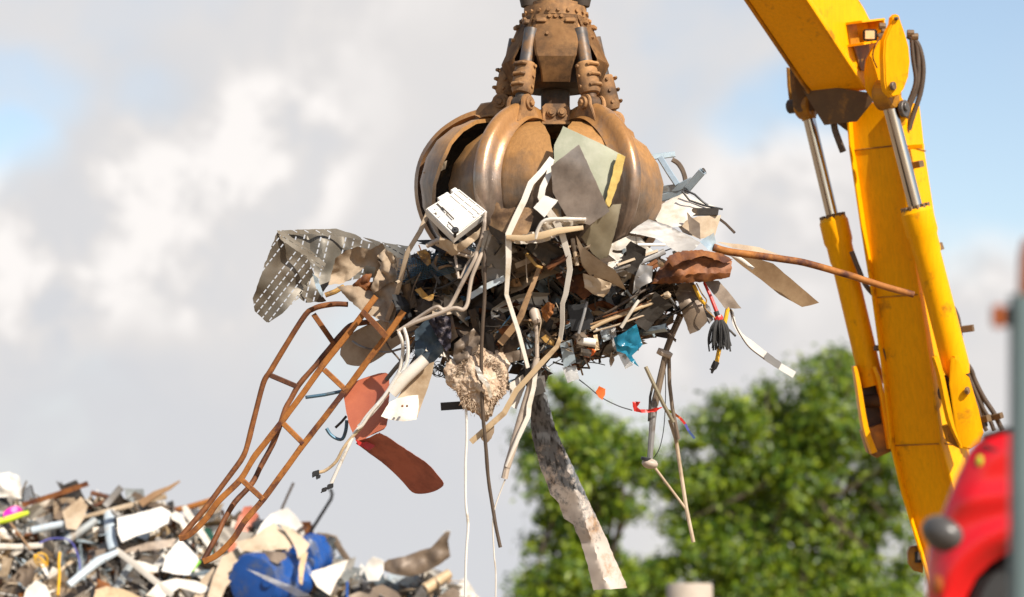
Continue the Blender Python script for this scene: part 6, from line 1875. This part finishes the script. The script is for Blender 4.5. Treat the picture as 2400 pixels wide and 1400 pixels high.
ht('grey_post', 'post', 'pale grey square post leaning up from the crest', [(246, 1188), (262, 1168), (284, 1142)], 8, 'alu', sec='bev')
ht('dark_stub', 'bar', 'dark bar lying behind the leaning grey post', [(206, 1192), (240, 1178), (276, 1158)], 4, 'rust_dark')
ht('split_wood', 'board', 'splintered brown wood sticking up with a spiky end', [(330, 1182), (366, 1160), (396, 1146), (420, 1128)], [9, 8, 5, 2], 'wood', sec='bev', wob=6)
hs('grey_plank', 'plank', 'weathered grey plank pointing left on the crest', [(306, 1162), (316, 1152), (350, 1172), (400, 1188), (380, 1198), (340, 1184)], 'taupe', thick=6, crumple=2)
ht('pale_lath', 'slat', 'long cream slat lying across the top of the heap', [(190, 1214), (260, 1196), (330, 1178), (390, 1164)], [4, 5, 6, 6], 'cream', rb=3, sec='bev')
ht('crest_pipe', 'pipe', 'orange rusty pipe lying on the crest behind the frame foot', [(380, 1202), (440, 1190), (500, 1172)], 7, 'rust_orange', lift=.1)
ht('white_pipe', 'pipe', 'white blue pipe with a blue band', [(74, 1244), (110, 1236), (154, 1228)], 9, 'blue_pale', n=12)
ht('grey_pipe', 'pipe', 'grey plastic pipe slanting up in the left of the heap', [(150, 1272), (186, 1246), (224, 1220)], 10, 'grey_pvc', hollow=.8, n=12)
ht('clear_hose', 'hose', 'translucent pale hose hanging down the heap face', [(256, 1196), (256, 1230), (260, 1262), (266, 1286)], 12, 'blue_pale', rb=4, lift=.5)
hs('big_white_sheet', 'sheet', 'large white dented sheet in the middle left of the heap', [(274, 1214), (310, 1206), (346, 1196), (378, 1188), (400, 1200), (394, 1226), (360, 1244), (320, 1256), (286, 1272), (276, 1250)], 'white_clean', crumple=12, freq=.016, lift=0.75, step=7, angle=60)
hs('white_curl', 'sheet', 'white curled strip right of the large dented sheet', [(398, 1206), (412, 1198), (428, 1208), (440, 1234), (436, 1252), (422, 1228), (404, 1218)], 'white', crumple=8, lift=0.7)
hs('white_board', 'panel', 'white narrow panel leaning behind the frame foot', [(426, 1188), (436, 1184), (468, 1228), (500, 1280), (488, 1286), (456, 1240), (430, 1204)], 'white', crumple=3, lift=0.65)
hs('white_box', 'box', 'white square box side sloping below the frame foot', [(378, 1338), (392, 1298), (422, 1264), (446, 1288), (466, 1312), (444, 1348), (410, 1346)], 'white_clean', crumple=4, lift=0.85, thick=8, angle=25)
ht('green_strip', 'strip', 'bright green plastic strip beside the white box side', [(446, 1338), (456, 1326), (466, 1314)], 6, 'green_bright', rb=2, lift=.7, sec='bev')
hs('green_board', 'panel', 'dark green panel hidden behind the white narrow panel', [(474, 1234), (494, 1240), (506, 1266), (500, 1300), (488, 1282)], 'green_dark', crumple=2, lift=.35)
hs('cream_sheet', 'sheet', 'cream bent sheet standing right of the frame foot', [(486, 1400), (500, 1350), (520, 1306), (556, 1284), (572, 1316), (552, 1350), (530, 1376), (512, 1420)], 'cream', crumple=8, lift=0.95, angle=40)
hs('tan_sheet', 'sheet', 'broad beige sheet low in the heap under the frame foot', [(446, 1420), (470, 1360), (500, 1330), (520, 1352), (500, 1390), (484, 1430)], 'beige', crumple=6, lift=.7)
hs('stained_sheet', 'panel', 'yellow stained cream panel folded over the blue drum', [(551, 1270), (590, 1262), (622, 1236), (642, 1226), (664, 1244), (682, 1268), (686, 1284), (640, 1290), (600, 1292), (568, 1292)], 'cream', crumple=14, freq=.014, lift=1.15, thick=4, angle=25)
hs('top_sheet', 'sheet', 'white sheet arched on the crest above the yellow stained panel', [(598, 1256), (612, 1230), (634, 1206), (656, 1196), (674, 1190), (694, 1210), (710, 1232), (696, 1244), (666, 1232), (640, 1226), (616, 1250)], 'white_clean', crumple=6, lift=0.7, thick=4, angle=50)
hs('cream_strip', 'strip', 'cream broad strip curling down to the blue drums', [(656, 1230), (680, 1238), (706, 1256), (726, 1276), (716, 1296), (700, 1316), (694, 1290), (680, 1262)], 'cream', crumple=6, lift=1.2)
hs('red_piece', 'sheet', 'faded red piece behind the frame foot', [(560, 1210), (572, 1188), (590, 1186), (606, 1208), (590, 1236), (560, 1270), (540, 1300), (534, 1290)], 'salmon', crumple=5, lift=.35)
def build_drum(label, cx, cy, rx, ry, L, dirv, seed, lift):
    z = heap_depth(cx, cy) - lift
    k = (D0 + z) / D0 / 240
    bm = bmesh.new()
    ax = Vector(dirv).normalized()
    c = P(cx, cy, z)
    f = [-.5, -.49, -.40, -.36, -.32, -.1, -.06, .06, .1, .32, .36, .40, .49, .5]
    rr = [.80, .95, 1, 1.05, 1, 1, 1.05, 1.05, 1, 1, 1.05, 1, .95, .8]
    u_ = ax.cross(UP).normalized(); w_ = u_.cross(ax)
    rings = []
    for t, q in zip(f, rr):
        ring = []
        for i in range(28):
            a = i / 28 * 6.2832
            p = Vector((math.cos(a), math.sin(a), t * 2))
            s = q * (1 + .22 * nz(p, 1.1, seed) - .34 * abs(nz(p, 1.7, seed + 3)))
            ring.append(bm.verts.new(c + ax * (t * L * k) + u_ * (math.cos(a) * rx * k * s) + w_ * (math.sin(a) * ry * k * s)))
        rings.append(ring)
    for a, b in zip(rings, rings[1:]):
        for i in range(28): bm.faces.new((a[i], a[(i + 1) % 28], b[(i + 1) % 28], b[i]))
    bm.faces.new(rings[0]); bm.faces.new(rings[-1][::-1])
    root = empty('blue_drum', c, 'drum', label, 'blue plastic drums')
    obj('drum_body', bm, 'blue_plastic', root, angle=40)
    bm = bmesh.new()
    disc_bm(bm, c - ax * L * k * .51 + u_ * rx * k * .5, ax, 12 * k, .04, 14)
    obj('bung', bm, 'blue_plastic', root)
build_drum('large dark blue crushed drum on its side in the heap', 634, 1362, 70, 64, 180, RT * .35 + FWD * .9 - UP * .05, 2, .6)
build_drum('bright blue crushed drum right of the larger drum', 724, 1308, 42, 54, 110, RT * .25 + FWD * .9 + UP * .1, 7, .5)
hs('drum_rag', 'sheet', 'grey crumpled scrap resting on the large blue drum', [(598, 1296), (636, 1292), (668, 1296), (672, 1308), (650, 1322), (630, 1312)], 'taupe', crumple=8, lift=1.3)
hs('film_strip', 'film', 'pale crinkled plastic strip across the large blue drum', [(576, 1333), (604, 1342), (650, 1360), (690, 1376), (730, 1398), (700, 1400), (660, 1380), (610, 1352)], 'clear_film', crumple=6, lift=1.4)
hs('tan_strip', 'strip', 'tan stained strip between the two blue drums', [(706, 1300), (722, 1294), (714, 1330), (708, 1372), (700, 1366), (700, 1330)], 'bamboo', crumple=6, lift=1.3)
ht('black_cane', 'cane', 'black hooked cane sticking up behind the blue drums', [(722, 1256), (750, 1212), (776, 1170), (779, 1158), (774, 1146)], 4, 'black', lift=.1, n=8)
ht('black_stick', 'stick', 'short black stick leaning up behind the arched white sheet', [(660, 1194), (674, 1162), (688, 1132)], 3, 'hose_dusty', lift=.1)
ht('grey_loop', 'frame', 'dark grey bent tube frame right of the bright blue drum', [(742, 1256), (766, 1258), (784, 1262), (798, 1288), (816, 1314)], 7, 'taupe', lift=.2, sec='bev')
hs('twisted_beam', 'beam', 'long twisted grey metal beam rising at the right end of the heap', [(884, 1330), (910, 1312), (950, 1304), (986, 1290), (1010, 1284), (1030, 1262), (1044, 1246), (1056, 1246), (1050, 1268), (1056, 1304), (1036, 1320), (1000, 1342), (960, 1352), (920, 1346)], 'taupe', crumple=22, freq=.02, lift=0.7, step=7, thick=5, angle=40)
hs('beam_tip', 'sheet', 'white tip piece on the end of the twisted grey beam', [(1040, 1246), (1056, 1244), (1054, 1256), (1044, 1256)], 'white_clean', lift=.6)
hs('white_block', 'block', 'white broken block left of the twisted grey beam', [(854, 1340), (862, 1316), (874, 1305), (900, 1316), (898, 1340), (888, 1362), (862, 1362)], 'white_clean', crumple=7, lift=0.8, thick=16, angle=25)
hs('grey_fold', 'sheet', 'grey white folded sheet right of the blue drums', [(724, 1342), (764, 1330), (800, 1316), (818, 1312), (806, 1336), (790, 1362), (774, 1396), (744, 1376)], 'white', crumple=10, lift=0.85, angle=40)
hs('grey_flat', 'sheet', 'flat dark grey sheet low at the right of the heap', [(812, 1398), (850, 1384), (896, 1370), (930, 1388), (956, 1420), (860, 1420)], 'taupe', crumple=4, lift=.5)
ht('hollow_log', 'pipe', 'beige hollow pipe end pointing right at the heap edge', [(996, 1382), (1024, 1364), (1054, 1346)], [14, 13, 11], 'bamboo', lift=.5, hollow=.7, n=12, wob=4)
ht('blue_stick', 'stick', 'thin bright blue stick standing at the bottom edge', [(813, 1420), (813, 1390), (814, 1364)], 3, 'blue_plastic', lift=.8)
hs('end_scrap', 'sheet', 'curled grey scrap at the far right foot of the heap', [(1010, 1420), (1030, 1396), (1060, 1378), (1078, 1386), (1080, 1420)], 'taupe', crumple=12, lift=.4)
tube('violet_wire', 'wire', 'violet wire looping over the left of the heap', [(x, y, heap_depth(x, y) - .7) for x, y in ((92, 1274), (114, 1264), (140, 1262), (164, 1268), (178, 1290), (186, 1316), (187, 1336))], 2.6, 'violet', smooth=4)
tube('yellow_hose', 'hose', 'yellow hose standing upright in the left of the heap', [(x, y, heap_depth(x, y) - .75) for x, y in ((140, 1296), (138, 1320), (139, 1350), (136, 1396))], 4.5, 'yellow_plastic', smooth=4)
tube('yellow_coil', 'wire', 'tangled yellow wire coil beside the violet wire', [(96 + 16 * math.cos(a * .9), 1318 + 12 * math.sin(a * 1.1) - (a * .6), heap_depth(96, 1318) - .7 - .02 * a) for a in range(18)], 2.4, 'yellow_plastic', smooth=3)
ht('flat_tube', 'tube', 'pale blue white tube slanting at the bottom left', [(160, 1372), (200, 1340), (230, 1316), (274, 1294)], [9, 10, 11, 7], 'blue_pale', lift=.75, n=10)
ht('long_lath', 'slat', 'long white slat slanting down to the right near the bottom', [(272, 1290), (310, 1318), (360, 1360), (404, 1396)], 7, 'white', rb=2, sec='bev', lift=.75)
hs('tan_board', 'panel', 'tan flat panel at the bottom of the heap', [(216, 1420), (224, 1382), (250, 1374), (290, 1382), (340, 1404), (350, 1420)], 'bamboo', crumple=3, lift=.7)
hs('dark_plate', 'plate', 'dark brown curved plate under the rusty angle bar', [(104, 1192), (130, 1178), (166, 1180), (160, 1204), (140, 1220), (116, 1212)], 'taupe', crumple=4, lift=.3, bow=-10)
hs('torn_board', 'panel', 'cream torn panel with a brown edge in the upper left', [(146, 1200), (170, 1182), (190, 1164), (206, 1186), (196, 1216), (180, 1242), (156, 1240)], 'cream', crumple=6, lift=0.65)
hs('small_white', 'sheet', 'white bent plate at the bottom left corner', [(50, 1420), (62, 1380), (84, 1360), (108, 1372), (120, 1400), (110, 1420)], 'white', crumple=9, lift=.7, angle=40)
ht('white_rail', 'rail', 'white rail running level near the left edge', [(-20, 1280), (40, 1282), (100, 1278)], 6, 'white', rb=3, sec='bev', lift=.5)
ht('thin_stick', 'stick', 'thin brown stick leaning over the left of the heap', [(24, 1226), (48, 1256), (72, 1290)], 2.5, 'wood', lift=.6)
hs('grey_channel', 'sheet', 'long grey channel lying level in the middle of the heap', [(222, 1290), (280, 1280), (360, 1270), (412, 1262), (408, 1282), (340, 1292), (260, 1300), (226, 1304)], 'taupe', crumple=4, lift=.4)
hs('white_tray', 'tray', 'pale dished tray right of the long white slat', [(302, 1312), (340, 1318), (376, 1332), (370, 1342), (330, 1338), (306, 1326)], 'white', crumple=4, lift=.6)
hs('cream_plate', 'plate', 'cream bent plate along the bottom edge left of the large drum', [(340, 1396), (372, 1366), (412, 1356), (460, 1362), (500, 1382), (470, 1392), (420, 1378), (380, 1404)], 'white', crumple=6, lift=.75)
